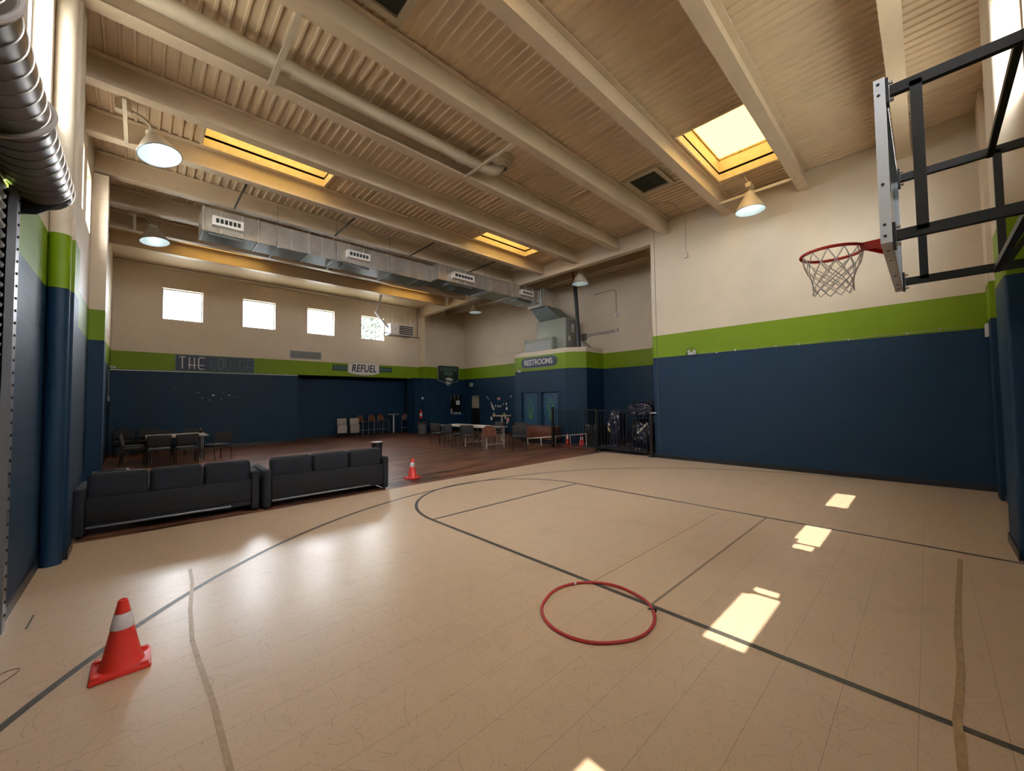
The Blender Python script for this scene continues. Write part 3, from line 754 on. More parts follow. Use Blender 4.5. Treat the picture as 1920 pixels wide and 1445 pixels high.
# ================================================================= TABLES AND CHAIRS
def make_chair(label, loc, rz, group, arms=False):
    t = thing('stacking_chair', label, 'chair', loc, rz, group)
    W2 = .235
    obj('seat', MB().rbox(-W2+.01, -.22, .425, W2-.01, .23, .475, .022, 3), CHFAB, t)
    b = MB(); 
    q = MB().rbox(-W2, -.02, 0, W2, .02, .30, .018, 3)
    b.add(q, Matrix.Translation((0, -.245, .545)) @ Matrix.Rotation(math.radians(9), 4, 'X'))
    obj('backrest', b, CHFAB, t)
    for sx in (-1, 1):
        x = sx*(W2+.005)
        obj('leg', MB().tube([(x, -.29, .0), (x, -.225, .43), (x, -.24, .60), (x, -.29, .83)], .0115, 8), BLACKM, t)
        obj('leg', MB().tube([(x, .225, .0), (x, .215, .42 if not arms else .63)], .0115, 8), BLACKM, t)
        if arms: obj('armrest', MB().tube([(x, .215, .63), (x, .18, .66), (x, -.20, .66), (x, -.235, .62)], .013, 8), BLACKM, t)
    obj('seat_frame', MB().bar((-W2, -.21, .415), (-W2, .22, .415), .02, .02).bar((W2, -.21, .415), (W2, .22, .415), .02, .02).bar((-W2, .215, .415), (W2, .215, .415), .02, .02).bar((-W2, -.21, .415), (W2, -.21, .415), .02, .02), BLACKM, t)
    return t
def make_cafe_chair(label, loc, rz):
    t = thing('cafe_chair', label, 'chair', loc, rz)
    prof = [(-.21, .0), (-.215, .16)]+[(.215*math.cos(a), .16+.19*math.sin(a)) for a in [PI-PI*i/14 for i in range(1, 14)]]+[(.215, .16), (.21, .0)]
    b = MB().prism(prof, -.008, .008, 'xz'); bb_ = MB().add(b, Matrix.Translation((0, -.225, .50)) @ Matrix.Rotation(math.radians(6), 4, 'X'))
    obj('backrest', bb_, BRLAM, t)['label'] = 'rounded orange brown back'
    obj('seat', MB().rbox(-.21, -.2, .435, .21, .21, .46, .012, 2), BRLAM, t)
    for sx in (-1, 1):
        obj('leg', MB().tube([(sx*.225, -.27, 0), (sx*.222, -.235, .44), (sx*.222, -.25, .66)], .011, 8), STEEL, t)
        obj('leg', MB().tube([(sx*.225, .22, 0), (sx*.215, .2, .44)], .011, 8), STEEL, t)
    hoop = [(-.222, -.25, .66)]+[(.226*math.cos(a), -.25-.045*math.sin(a), .66+.195*math.sin(a)) for a in [PI-PI*i/14 for i in range(1, 14)]]+[(.222, -.25, .66)]
    obj('back_frame', MB().tube(hoop, .011, 8), STEEL, t)
    return t
def make_table(label, loc, rz, w, d, legm, group, h=.74):
    t = thing('folding_table', label, 'table', loc, rz, group)
    obj('tabletop', MB().rbox(-w/2, -d/2, h-.028, w/2, d/2, h, .008, 2), TABLE, t)
    for sx in (-1, 1):
        for sy in (-1, 1):
            x, y = sx*(w/2-.13), sy*(d/2-.09)
            obj('leg', MB().tube([(x, y, 0), (x, y, h-.03)], .02, 10), legm, t)
        obj('leg_stretcher', MB().bar((sx*(w/2-.13), -d/2+.09, .14), (sx*(w/2-.13), d/2-.09, .14), .02, .02), legm, t)
    return t
G1 = 'tables pushed together near the lounge wall'; G2 = 'tables pushed together before the restrooms'
make_table('beige table at left, the nearer of the pair by the lounge wall', (.84, 15.35, 0), 0, 1.40, .76, GREYM, G1)
make_table('beige table at left, the farther of the pair by the lounge wall', (.84, 16.13, 0), 0, 1.40, .76, GREYM, G1)
make_table('beige table in front of the restrooms, end nearest the brown chair', (9.15, 11.15, 0), PI/2, 1.48, .98, WHITEP, G2)
make_table('beige table in front of the restrooms, end nearest the hatch', (9.15, 12.65, 0), PI/2, 1.48, .98, GREYM, G2)
GA = 'chairs around the left lounge tables'; GB = 'chairs around the restroom side tables'
ch = make_chair('black framed chair with its back turned, left one before the left tables', (.42, 14.60, 0), -.05, GA)
for lab, x, y, rz in (('black framed chair with its back turned, middle one before the left tables', .98, 14.56, .05),
                      ('black framed chair at the near right corner of the left tables', 1.72, 14.72, .45),
                      ('black framed chair on the far side of the left tables, near the pencil cup', 1.35, 16.85, PI),
                      ('black framed chair at the left end of the left tables', -.08, 15.35, -PI/2-.1),
                      ('black framed chair at the far left corner of the left tables', -.10, 16.2, -PI/2),
                      ('black framed chair on the far side of the left tables, left one', .55, 16.85, PI)):
    dup(ch, (x, y, 0), rz, lab, GA)
ac = make_chair('dark armchair against the lounge wall, in the left corner', (-.36, 18.35, 0), PI, 'armchairs against the lounge wall', True)
dup(ac, (.22, 18.30, 0), PI-.05, 'dark armchair against the lounge wall, behind the left tables', 'armchairs against the lounge wall')
for lab, x, y, rz in (('grey padded chair farthest left at the restroom side tables', 8.42, 12.95, -PI/2+.25),
                      ('grey padded chair second from left along the restroom side tables', 8.42, 12.0, -PI/2),
                      ('grey padded chair just left of the orange brown backed chair', 8.42, 11.05, -PI/2+.5),
                      ('grey padded chair turned sideways at the near right end of the tables', 9.42, 9.62, -.75),
                      ('grey padded chair behind the sideways chair, near the brown chest', 10.10, 10.35, PI/2+.45),
                      ('grey padded chair on the far side of the restroom side tables', 10.0, 11.6, PI/2)):
    dup(ch, (x, y, 0), rz, lab, GB)
make_cafe_chair('orange brown round backed chair with chrome legs at the table end', (8.62, 10.18, 0), -PI/4-.1)
# small things on the tables
tag(obj('paper_stack', MB().box(-.12, -.16, 0, .12, .16, .03), PAPER, loc=(9.0, 12.75, .74), rot=(0, 0, .3)), 'small stack of cream paper on the far restroom side table', 'paper')
tag(obj('paper_sheet', MB().box(-.14, -.2, 0, .14, .2, .012), PAPER, loc=(9.32, 11.62, .74), rot=(0, 0, -.4)), 'white sheet lying on the near restroom side table', 'paper')
tag(obj('cardboard_sheet', MB().box(-.45, -.18, 0, .45, .18, .01), TABLE, loc=(.72, 15.28, .74), rot=(0, 0, .04)), 'flat tan sheet on the nearer left table', 'sheet')
t = thing('pencil_cup', 'small cup of pencils on the farther left table', 'cup', (1.45, 16.2, .74))
obj('cup_body', MB().lathe([(0, 0), (.04, 0), (.045, .1), (.04, .1), (.036, .01)], n=16), BLACKP, t)
for i in range(3): obj('pencil', MB().tube([(0, 0, .02), (.02*math.cos(i*2.1), .02*math.sin(i*2.1), .17)], .004, 6), YEL, t)

# --- bar table, stools, bins in the recess
t = thing('bar_table', 'tall round bar table on a white post between the bar stools', 'bar table', (9.72, 19.35, 0))
obj('tabletop', MB().lathe([(0, 1.0), (.30, 1.0), (.305, 1.012), (.30, 1.03), (0, 1.03)], n=32), TABLE, t)
obj('post', MB().lathe([(.032, .03), (.032, 1.0)], n=16), WHITEP, t)
obj('base', MB().lathe([(.22, 0), (.22, .015), (.05, .035), (.032, .05)], n=28, capends=True), GREYM, t)
t = thing('bar_table', 'tall round bar table beside the green restroom figures', 'bar table', (10.55, 11.75, 0))
obj('tabletop', MB().lathe([(0, 1.05), (.37, 1.05), (.375, 1.062), (.37, 1.08), (0, 1.08)], n=32), TABLE, t)
obj('post', MB().lathe([(.035, .03), (.035, 1.05)], n=16), WHITEP, t)
obj('base', MB().lathe([(.25, 0), (.25, .015), (.05, .035), (.035, .05)], n=28, capends=True), GREYM, t)
def make_stool(label, loc, rz):
    t = thing('bar_stool', label, 'bar stool', loc, rz, 'bar stools in the dark recess')
    prof = [(-.19, 0), (-.195, .12)]+[(.195*math.cos(a), .12+.17*math.sin(a)) for a in [PI-PI*i/12 for i in range(1, 12)]]+[(.195, .12), (.19, 0)]
    obj('backrest', MB().add(MB().prism(prof, -.008, .008, 'xz'), Matrix.Translation((0, -.2, .75)) @ Matrix.Rotation(.1, 4, 'X')), BRLAM, t)
    obj('seat', MB().rbox(-.19, -.19, .70, .19, .19, .725, .012, 2), BRLAM, t)
    for sx in (-1, 1):
        for sy in (-1, 1):
            top = [(sx*.19, sy*.18, .70)] if sy > 0 else [(sx*.19, -.19, .72), (sx*.197, -.215, .92)]
            obj('leg', MB().tube([(sx*.21, sy*.21, 0)]+top, .011, 8), GREYM, t)
    obj('footrest', MB().bar((-.205, .2, .28), (.205, .2, .28), .016, .016).bar((-.205, -.2, .28), (.205, -.2, .28), .016, .016).bar((-.205, -.2, .28), (-.205, .2, .28), .016, .016).bar((.205, -.2, .28), (.205, .2, .28), .016, .016), GREYM, t)
    return t
st = make_stool('brown backed bar stool farthest left in the recess', (8.06, 19.3, 0), PI+.35)
for lab, x, rz in (('second brown backed bar stool from the left in the recess', 8.66, PI+.3), ('third brown backed bar stool, left of the bar table post', 9.14, PI+.25), ('brown backed bar stool right of the bar table post', 10.45, PI-.5)):
    dup(st, (x, 19.42 if x > 10 else 19.32, 0), rz, lab, 'bar stools in the dark recess')
def make_tub(label, loc, rz):
    t = thing('tub_chair', label, 'chair', loc, rz, 'beige box shaped chairs left of the bar stools')
    obj('backrest', MB().rbox(-.22, -.03, .60, .22, .03, .90, .02, 2), BEIGEP, t)
    obj('seat_lip', MB().rbox(-.22, -.14, .55, .22, .06, .60, .02, 2), BEIGEP, t)
    obj('front_panel', MB().rbox(-.22, -.10, .20, .22, -.04, .55, .02, 2), BEIGEP, t)
    for sx in (-1, 1):
        obj('leg', MB().tube([(sx*.2, -.06, .0), (sx*.2, -.05, .22)], .012, 8), BLACKM, t)
        obj('leg', MB().tube([(sx*.2, .2, .0), (sx*.2, .02, .56)], .012, 8), BLACKM, t)
    return t
tb = make_tub('beige box shaped chair, the left one beside the bar stools', (7.08, 19.4, 0), -.1)
dup(tb, (7.58, 19.15, 0), .0, 'beige box shaped chair, the right one next to the bar stools', 'beige box shaped chairs left of the bar stools')
t = thing('trash_barrel', 'grey trash barrel with black liner under the red extinguisher', 'trash can', (10.62, 17.98, 0))
obj('barrel', MB().lathe([(0, 0), (.20, 0), (.205, .02), (.245, .58), (.25, .6)], n=28), mat('grey_barrel_plastic', (.10, .10, .105, 1), .5), t)
ln = MB(); N = 28
ln.lathe([(.255+.0, .50), (.262, .585), (.255, .63), (.22, .60), (.15, .52)], n=28)
obj('bin_liner', ln, BLACKP, t)
t = thing('fire_extinguisher', 'red fire extinguisher with a tag hanging on the blue pilaster', 'fire extinguisher', (10.66, YB-.095, .80))
obj('cylinder', MB().lathe([(0, 0), (.07, 0), (.078, .02), (.078, .34), (.05, .40), (.022, .42), (.022, .45)], n=24), POSTR, t)
obj('valve_handle', MB().bar((-.01, 0, .46), (.09, 0, .49), .02, .02).bar((0, 0, .45), (.08, 0, .45), .02, .015), BLACKP, t)
obj('hose', MB().tube([(-.02, -.01, .45), (-.085, -.02, .40), (-.095, -.02, .2), (-.09, -.02, .08)], .011, 8), BLACKP, t)
obj('label_panel', MB().lathe([(.0795, .12), (.0795, .27)], n=24), PAPER, t)
obj('wall_hook', MB().box(-.03, .02, .36, .03, .096, .40), GREYM, t)
t = thing('wall_strobe', 'small white alarm horn high on the blue pilaster above the extinguisher', 'alarm', (10.82, YB, 1.84))
obj('backplate', MB().rbox(-.05, -.02, -.06, .05, 0, .06, .008, 2), SIGNW, t); obj('lens', MB().rbox(-.03, -.05, -.045, .03, -.018, .045, .01, 2), SIGNW, t)
tag(obj('cue_rack', MB().rbox(10.72, 19.78, .9, 10.90, 19.896, 2.2, .02, 2), BLACKM), 'tall dark narrow rack in the right corner of the recess', 'rack')

# ================================================================= SIGNS
def strokes(m, s, x, z, w, h, gap, r, d=0.0, mid=.5):
    G = {'T': [[(0, 1), (1, 1)], [(.5, 1), (.5, 0)]], 'H': [[(.12, 1), (.12, 0)], [(.88, 1), (.88, 0)], [(-.12, .32), (1.15, .32)]],
         'E': [[(1, 1), (.25, 1), (.08, .9), (.08, .1), (.25, 0), (1, 0)], [(-.1, .32), (1.0, .32)]],
         'L': [[(0, 1), (0, .12), (.15, 0), (.9, 0)]],
         'O': [[(.5, 1), (.85, .94), (1, .78), (1, .22), (.85, .06), (.5, 0), (.15, .06), (0, .22), (0, .78), (.15, .94), (.5, 1)]],
         'U': [[(0, 1), (0, .2), (.15, .05), (.5, 0), (.85, .05), (1, .2), (1, 1)]], 'N': [[(0, 0), (0, 1), (1, 0), (1, 1)]],
         'G': [[(1, .78), (.85, .94), (.5, 1), (.15, .94), (0, .78), (0, .22), (.15, .06), (.5, 0), (.85, .06), (1, .22), (1, .45), (.55, .45)]]}
    for c in s:
        if c == ' ': x += w*.6; continue
        for st in G[c]: m.tube([(x+a*w, d, z+b*h) for a, b in st], r, 6)
        x += w+gap
    return x
yf = YE-.05
t = thing('lounge_sign', 'long navy sign reading THE LOUNGE on the green band', 'sign', (2.14, yf, 3.20))
obj('board', MB().box(-1.21, 0, -.29, 1.21, .05, .29), SIGNB, t)
obj('frame_border', MB().box(-1.23, -.01, -.31, 1.23, .0, -.285).box(-1.23, -.01, .285, 1.23, 0, .31).box(-1.23, -.01, -.285, -1.205, 0, .285).box(1.205, -.01, -.285, 1.23, 0, .285), mat('muted_green_border', (.10, .19, .09, 1), .5), t)
m1 = MB(); xe = strokes(m1, 'THE', -1.12, -.215, .19, .43, .085, .020, -.015); obj('lettering', m1, SIGNW, t)['label'] = 'white letters THE'
m2 = MB(); strokes(m2, 'LOUNGE', -.19, -.215, .165, .43, .066, .015, -.015); obj('lettering', m2, SIGNL, t)['label'] = 'pale green outlined letters LOUNGE'
t = thing('refuel_sign', 'food shack sign with white badge reading REFUEL on the green band', 'sign', (7.90, yf, 3.29))
obj('side_board', MB().box(-1.46, .01, -.13, -.70, .05, .13), SIGNG, t)['label'] = 'dark green board reading FOOD'
obj('side_board', MB().box(.70, .01, -.13, 1.46, .05, .13), SIGNG, t)['label'] = 'dark green board reading SHACK'
pb = [(-.75, -.20), (-.45, -.275), (0, -.31), (.45, -.275), (.75, -.20), (.75, .20), (.45, .275), (0, .31), (-.45, .275), (-.75, .20)]
obj('badge_border', MB().prism([(a*1.04, b*1.07) for a, b in pb], .0, .03, 'xz'), BEIGEP, t)
obj('badge', MB().prism(pb, -.02, .0, 'xz'), SIGNC, t)
text('lettering', 'FOOD', .19, SIGNL, t, (-1.07, .005, 0), FACE_NY, space=1.25)
text('lettering', 'SHACK', .17, SIGNL, t, (1.08, .005, 0), FACE_NY, space=1.1)
text('lettering', 'REFUEL', .50, SIGNB, t, (0, -.025, 0), FACE_NY, bold=.008, shear=.18, sx=.72, space=1.05)
t = thing('college_prep_sign', 'dark shield sign reading COLLEGE PREP with a graduation cap', 'sign', (12.45, YB-.04, 3.15))
sh = [(-.62, .46), (.62, .46), (.66, .42), (.66, -.30), (.62, -.33), (.28, -.42), (0, -.62), (-.28, -.42), (-.62, -.33), (-.66, -.30), (-.66, .42)]
obj('shield_border', MB().prism([(a*1.05, b*1.05) for a, b in sh], .01, .04, 'xz'), GREY, t)
obj('shield', MB().prism(sh, -.01, .01, 'xz'), mat('black_green_board', (.008, .014, .012, 1), .5), t)
text('lettering', 'COLLEGE', .27, SIGNL, t, (0, -.014, .28), FACE_NY, bold=.006, sx=.93, space=1.05)
text('lettering', 'PREP', .27, SIGNL, t, (0, -.014, .02), FACE_NY, bold=.006, sx=.95, space=1.05)
cp = MB().prism([(-.26, -.27), (-.05, -.16), (.30, -.25), (.18, -.37)], -.022, -.012, 'xz').prism([(-.20, -.36), (.10, -.44), (.16, -.40), (.14, -.49), (-.02, -.50), (-.19, -.44)], -.022, -.012, 'xz')
obj('cap', cp, SIGNC, t)['label'] = 'pale graduation cap'
obj('diploma', MB().prism([(-.17, -.49), (.10, -.48), (-.06, -.58)], -.022, -.012, 'xz'), SIGNW, t)
t = thing('restrooms_sign', 'rounded dark sign reading RESTROOMS above the restroom doors', 'sign', (11.95, 11.0, 3.24))
rs = []
for cx, a0 in ((.78, -90), (-.78, 90)):
    for i in range(13): a = math.radians(a0+15*i); rs.append((cx+.20*math.cos(a), .20*math.sin(a)))
obj('board', MB().prism(rs, -.045, 0, 'yz'), SIGNB, t)
obj('board_edge', MB().prism([(a*1.025, b*1.10) for a, b in rs], -.02, 0, 'yz'), SIGNL, t)
text('lettering', 'RESTROOMS', .325, SIGNW, t, (-.05, 0, 0), FACE_NX, bold=.004, sx=.86)

# ================================================================= RESTROOM DOORS
def tubes_yz(m, pts, r, d=-.012, closed=False): return m.tube([(d, y, z) for y, z in pts], r, 6, closed=closed)
def rdoor(n, y0, y1, kind):
    o = bpy.data.objects.new(f'door_{n}', None); COL.objects.link(o); o['kind'] = 'structure'; o.location = (12.045, (y0+y1)/2, 0)
    hw = (y1-y0)/2
    obj('door_leaf', MB().box(0, -hw+.03, .01, .04, hw-.03, 1.97), BLUED, o)
    obj('door_frame', MB().box(-.02, -hw, 0, .03, -hw+.035, 2.0).box(-.02, hw-.035, 0, .03, hw, 2.0).box(-.02, -hw+.035, 1.965, .03, hw-.035, 2.0), BLUE, o)
    m = MB(); s = .78; z0 = .93
    F = lambda y, z: (y*s, z0+z*s)
    tubes_yz(m, [F(.06*math.cos(a), .98+.075*math.sin(a)) for a in [2*PI*i/16 for i in range(16)]], .009, closed=True)
    if kind == 'w':
        tubes_yz(m, [F(-.12, .86), (F(.12, .86)), F(.14, .80), F(.22, .42), F(.16, .36), F(.09, .62)], .009)
        tubes_yz(m, [F(-.12, .86), F(-.14, .80), F(-.22, .42), F(-.16, .36), F(-.09, .62), F(-.15, .34), F(-.10, .34)], .009)
        tubes_yz(m, [F(.09, .62), F(.15, .34), F(-.15, .34)], .009)
        for sg in (-1, 1): tubes_yz(m, [F(sg*.10, .34), F(sg*.10, -.05), F(sg*.02, -.05), F(sg*.02, .34)], .009)
    else:
        tubes_yz(m, [F(-.09, .70), F(-.10, -.05), F(-.01, -.05), F(-.01, .40), F(.01, .40), F(.01, -.05), F(.10, -.05), F(.09, .70)], .009)
        for sg in (-1, 1): tubes_yz(m, [F(0, .86), F(sg*.19, .86), F(sg*.20, .45), F(sg*.13, .45), F(sg*.12, .72)], .009)
    obj('figure', m, GREENP, o)['label'] = 'green outline of a woman' if kind == 'w' else 'green outline of a man'
    k = hw-.10
    obj('door_handle', MB().lathe([(.018, 0), (.018, -.03), (.03, -.045), (.03, -.07), (0, -.075)], (0, k, .96), 14, 'x'), STEEL, o)
    obj('hinge', MB().box(-.012, k-.0, 1.70, .0, k+.03, 1.80).box(-.012, k, .25, 0, k+.03, .35), STEEL, o)
rdoor(1, 11.12, 12.03, 'w'); rdoor(2, 10.02, 10.88, 'm')
o = bpy.data.objects.new('door_3', None); COL.objects.link(o); o['kind'] = 'structure'; o.location = (11.68, YB+.05, 0)
obj('door_leaf', MB().box(-.379, .02, .004, .379, .22, 1.989), BLUE, o)
obj('door_knob', MB().lathe([(.012, 0), (.012, -.04), (.03, -.05), (.03, -.075), (0, -.08)], (.28, .02, .95), 14, 'y'), STEEL, o)
o = bpy.data.objects.new('door_4', None); COL.objects.link(o); o['kind'] = 'structure'; o.location = (XO+.10, 17.335, 0)
obj('half_panel', MB().box(0, -.3849, 1.27, .04, .3849, 1.9799), mat('beige_door_panel', (.33, .29, .22, 1), .5), o)
obj('door_leaf', MB().box(.02, -.3849, .001, .099, .3849, 1.9799), BLACKM, o)
# hatch
o = bpy.data.objects.new('window_12', None); COL.objects.link(o); o['kind'] = 'structure'; o.location = (13.025, YB, 0)
obj('hatch_back', MB().box(-.4149, .20, .9301, .4149, .259, 2.0199), mat('dark_hatch', (.006, .006, .008, 1), .4), o)
obj('hatch_sill', MB().box(-.43, -.03, .90, .43, .2, .93), BLUED, o)
t = thing('pennant_row', 'row of pale pennants hanging in the dark serving hatch', 'pennants', (13.025, YB+.05, 2.0))
for i, x in enumerate((-.36, -.12, .14)): obj('pennant', MB().prism([(x-.04, 0), (x+.04, 0), (x+.005, -.34-.03*(i % 2))], 0, .004, 'xz'), GREY, t)
obj('string', MB().tube([(-.41, .002, 0), (.41, .002, 0)], .004, 5), GREY, t)
tag(obj('paper_notice', MB().box(12.99, YB+.02, 1.46, 13.24, YB+.024, 1.70), PAPER), 'white notice hanging in the serving hatch', 'notice')
tag(obj('paper_notice', MB().box(12.63, YB+.17, .95, 12.83, YB+.19, 1.24), PAPER), 'pale sheet standing on the hatch sill at left', 'notice')
for i in range(4): tag(obj('crumpled_item', MB().lathe([(0, 0), (.05, .01), (.06, .06), (.03, .11), (0, .12)], (12.90+.13*i, YB+.10, .931), 9), PAPER if i % 2 else GREY), f'pale crumpled item on the hatch sill, {ORD[i]} from the left sheet', 'item', 'items on the hatch sill')

# garland on the outer wall
t = thing('paper_garland', 'garland of paper ornaments pinned on the blue wall left of the restrooms', 'garland', (XO-.012, 15.3, 1.35))
q = [(-.012, .95-.0, .50), (-.012, .72, .35), (-.012, .45, .12), (-.012, 0, .02), (-.012, -.40, .12), (-.012, -.72, .35), (-.012, -.95, .52)]
obj('string', MB().tube(q, .006, 5), BLACKM, t)
rnd = random.Random(3)
orn = [(.93, .50, .05, PAPER), (.80, .40, .045, GREY), (.60, .18, .06, PAPER), (.52, .03, .085, SIGNC), (.42, -.10, .08, PAPER), (.25, .05, .05, PAPER), (.05, .03, .06, SIGNW), (-.12, .03, .05, SIGNW),
       (-.35, .14, .05, GREY), (-.58, .15, .055, SIGNC), (-.60, -.08, .07, PAPER), (-.93, .52, .05, GREY), (.38, -.42, .10, YEL), (.60, -.62, .09, PAPER), (-.42, -.40, .10, GREENFILL), (-.50, -.55, .07, PAPER), (-.68, -.66, .11, PINK), (-.62, -.80, .06, SIGNC)]
for y, z, r, m in orn: obj('ornament', MB().lathe([(0, -.02), (r*.6, -.018), (r, -.008), (r*.9, -.002), (0, 0)], (0, y, z), 10, 'x', scale=(1, 1.15)), m, t)
tag(obj('paper_notice', MB().box(XO-.012, 15.20, 1.70, XO, 15.42, 1.84), PINK), 'small pinkish card pinned above the paper garland', 'card')
tag(obj('thermostat', MB().rbox(XO-.035, 17.48, 2.48, XO, 17.76, 2.68, .01, 2), BEIGEP), 'beige box on the wall above the doorway with the beige half panel', 'box')

# chest, rail
t = thing('wooden_chest', 'low brown wooden chest in front of the restroom doors', 'chest', (11.46, 10.55, 0))
obj('chest_body', MB().rbox(-.26, -.85, .18, .26, .85, .64, .012, 2), BRLAM, t)
obj('chest_top', MB().rbox(-.28, -.87, .64, .28, .87, .665, .008, 2), BRLAM, t)
obj('shadow_block', MB().box(-.20, -.8, 0, .22, .8, .18), BLACKP, t)  # black block added in place of the shadow beneath the chest
t = thing('white_rail', 'low sloping white rail on thin legs behind the fence post', 'rail', (10.55, 10.35, 0), math.atan2(-2.25, .62))
Lr = 2.33
obj('rail_top', MB().bar((0, 0, .24), (Lr, 0, .50), .045, .03), WHITEP, t)
for i in range(5):
    u = i/4; obj('leg', MB().tube([(u*Lr+.02*(i == 0), 0, 0), (u*Lr+.02*(i == 0), 0, .235+.26*u)], .016, 8), WHITEP, t)

# ================================================================= FENCE AND STORAGE
t = thing('metal_fence', 'black metal picket fence beside the storage corner', 'fence', (10.70, 9.21, 0))
obj('post', MB().box(-.04, -.04, 0, .04, .04, 1.42), BLACKM, t); obj('post', MB().box(-.03, -1.86, 0, .03, -1.80, 1.38), BLACKM, t)
for z in (1.33, .13): obj('rail', MB().box(-.02, -1.80, z-.02, .02, -.04, z+.02), BLACKM, t)
for i in range(15): obj('picket', MB().box(-.009, -.155-.11*i, .13, .009, -.137-.11*i, 1.33), BLACKM, t)
t = thing('fence_gate', 'black metal picket gate at the end of the right wall', 'gate', (10.70, 7.345, 0))
obj('post', MB().box(-.045, -1.90, 0, .045, -1.81, 1.40), BLACKM, t)
obj('post_foot', MB().rbox(-.08, -1.94, 0, .08, -1.77, .02, .006, 2), BLACKM, t)
obj('post', MB().box(-.022, -.05, .05, .022, -.006, 1.34), BLACKM, t)
for z in (1.32, .13): obj('rail', MB().box(-.02, -1.81, z-.02, .02, -.05, z+.02), BLACKM, t)
for i in range(15): obj('picket', MB().box(-.009, -.175-.11*i, .13, .009, -.157-.11*i, 1.32), BLACKM, t)
obj('latch_bar', MB().bar((-.035, -1.82, 1.27), (-.035, -2.03, 1.27), .02, .03), ALU, t)
t = thing('storage_tote', 'black lidded storage tote behind the fence, left of the vinyl bundles', 'tote', (11.75, 8.05, 0))
obj('tote_body', MB().prism([(-.24, 0), (.24, 0), (.29, .52), (-.29, .52)], -.36, .36, 'yz'), BLACKP, t)
obj('tote_lid', MB().rbox(-.40, -.33, .52, .40, .33, .60, .02, 2), BLACKP, t)
obj('tote_tray', MB().rbox(-.36, -.30, .60, .36, .30, .80, .03, 2), mat('smoky_tray', (.03, .032, .04, 1), .25), t)
from mathutils import noise as NZ
def lump(c, rx, ry, rz_, seed, amp=.18, tilt=0.0, sq=2.6):
    import bmesh
    bm = bmesh.new(); bmesh.ops.create_icosphere(bm, subdivisions=5, radius=1)
    M = Matrix.Rotation(tilt, 4, 'X')
    for v in bm.verts:
        n = v.co.normalized(); p = (abs(n.x)**sq+abs(n.y)**sq+abs(n.z)**sq)**(-1/sq)
        f = NZ.noise(n*2.1+Vector((seed, 0, 0)))*amp+abs(NZ.noise(n*4.7+Vector((0, seed, 0))))*-amp*.9+NZ.noise(n*11+Vector((0, 0, seed)))*amp*.18
        q = n*p*(1+f); q = M @ Vector((q.x*rx, q.y*ry, q.z*rz_)); v.co = q+Vector(c)
        if v.co.z < 0.0: v.co.z = 0.0
    me = bpy.data.meshes.new('lump'); bm.to_mesh(me); bm.free(); me.materials.append(NAVYV)
    me.polygons.foreach_set('use_smooth', [True]*len(me.polygons))
    return me
t = thing('vinyl_bundle', 'upright navy vinyl bundle with yellow label, left one behind the gate', 'bundle', (11.42, 7.06, 0))
obj('bundle_body', lump((0, 0, .66), .30, .27, .66, 1.3), None, t)
obj('bundle_label', MB().bar((-.345, .13, .78), (-.33, .05, .62), .012, .05), YEL, t); obj('bundle_tag', MB().bar((-.34, .11, .90), (-.33, .07, .82), .012, .05), SIGNW, t)
t = thing('vinyl_bundle', 'leaning navy vinyl bundle beside the end of the right wall', 'bundle', (11.45, 6.08, 0))
obj('bundle_body', lump((0, 0, .52), .34, .44, .52, 5.1, tilt=-.10), None, t)
obj('bundle_strap', MB().bar((-.42, -.30, .95), (-.35, .08, .62), .012, .07), SIGNW, t)
t = thing('vinyl_bundle', 'crumpled navy vinyl sheet draped on top of the other bundles', 'bundle', (11.50, 6.12, 1.10))
obj('bundle_body', lump((0, 0, .245), .38, .52, .25, 9.7, .26), None, t)
t = thing('vinyl_bundle', 'low navy vinyl fold lying on the floor below the bundles', 'bundle', (10.91, 6.55, 0))
obj('bundle_body', lump((0, 0, .10), .11, .85, .14, 3.7, .3), None, t)

# ================================================================= HVAC
t = thing('air_duct', 'long silver sheet metal duct hanging before the lounge windows', 'duct', (6.4, 11.5, 5.6))
def ductseg(x0, x1, y0, y1, z0, z1, name='duct_run', step=.41):
    o = obj(name, MB().box(x0-6.4, y0-11.5, z0-5.6, x1-6.4, y1-11.5, z1-5.6), GALV, t)
    obj('underside_shade', MB().box(x0-6.4, y0-11.5, z0-.012-5.6, x1-6.4, y1-11.5, z0-.001-5.6), GALVD, o)  # added dark plate, paints the shade on the bottom of the duct
    s_ = MB(); x = x0+.02; i = 0
    while x < x1:
        w = .022 if i % 3 == 0 else .008; d = .02 if i % 3 == 0 else .006
        for (a, b, c, e) in ((y0-d, z0-d, y0, z1+d), (y0-d, z0-d, y1+d, z0)): s_.box(x-6.4, a-11.5, b-5.6, x+w-6.4, c-11.5, e-5.6)
        x += step*(1 if i % 2 else .8); i += 1
    obj('seams', s_, mat('galvanised_seam', (.72, .70, .64, 1), .3, .9) if 'galvanised_seam' not in bpy.data.materials else bpy.data.materials['galvanised_seam'], o)
    return o
ductseg(.95, 6.93, 11.15, 11.88, 5.62, 6.16); ductseg(6.93, 11.86, 10.75, 11.72, 5.64, 6.14)
ductseg(11.86, 12.75, 10.62, 11.50, 5.52, 6.22, 'end_box', .6)
obj('end_collar', MB().box(11.80-6.4, 10.70-11.5, 5.56-5.6, 11.84-6.4, 10.74-11.5, 6.2-5.6), ALU, t)
pm = MB(); b0 = [(12.25, 10.1), (13.1, 10.1), (13.1, 11.2), (12.25, 11.2)]; b1 = [(12.05, 10.62), (12.95, 10.62), (12.95, 11.5), (12.05, 11.5)]
A_ = [(x-6.4, y-11.5, 4.98-5.6) for x, y in b0]; B_ = [(x-6.4, y-11.5, 5.53-5.6) for x, y in b1]
for i in range(4): j = (i+1) % 4; pm.face([A_[i], A_[j], B_[j], B_[i]])
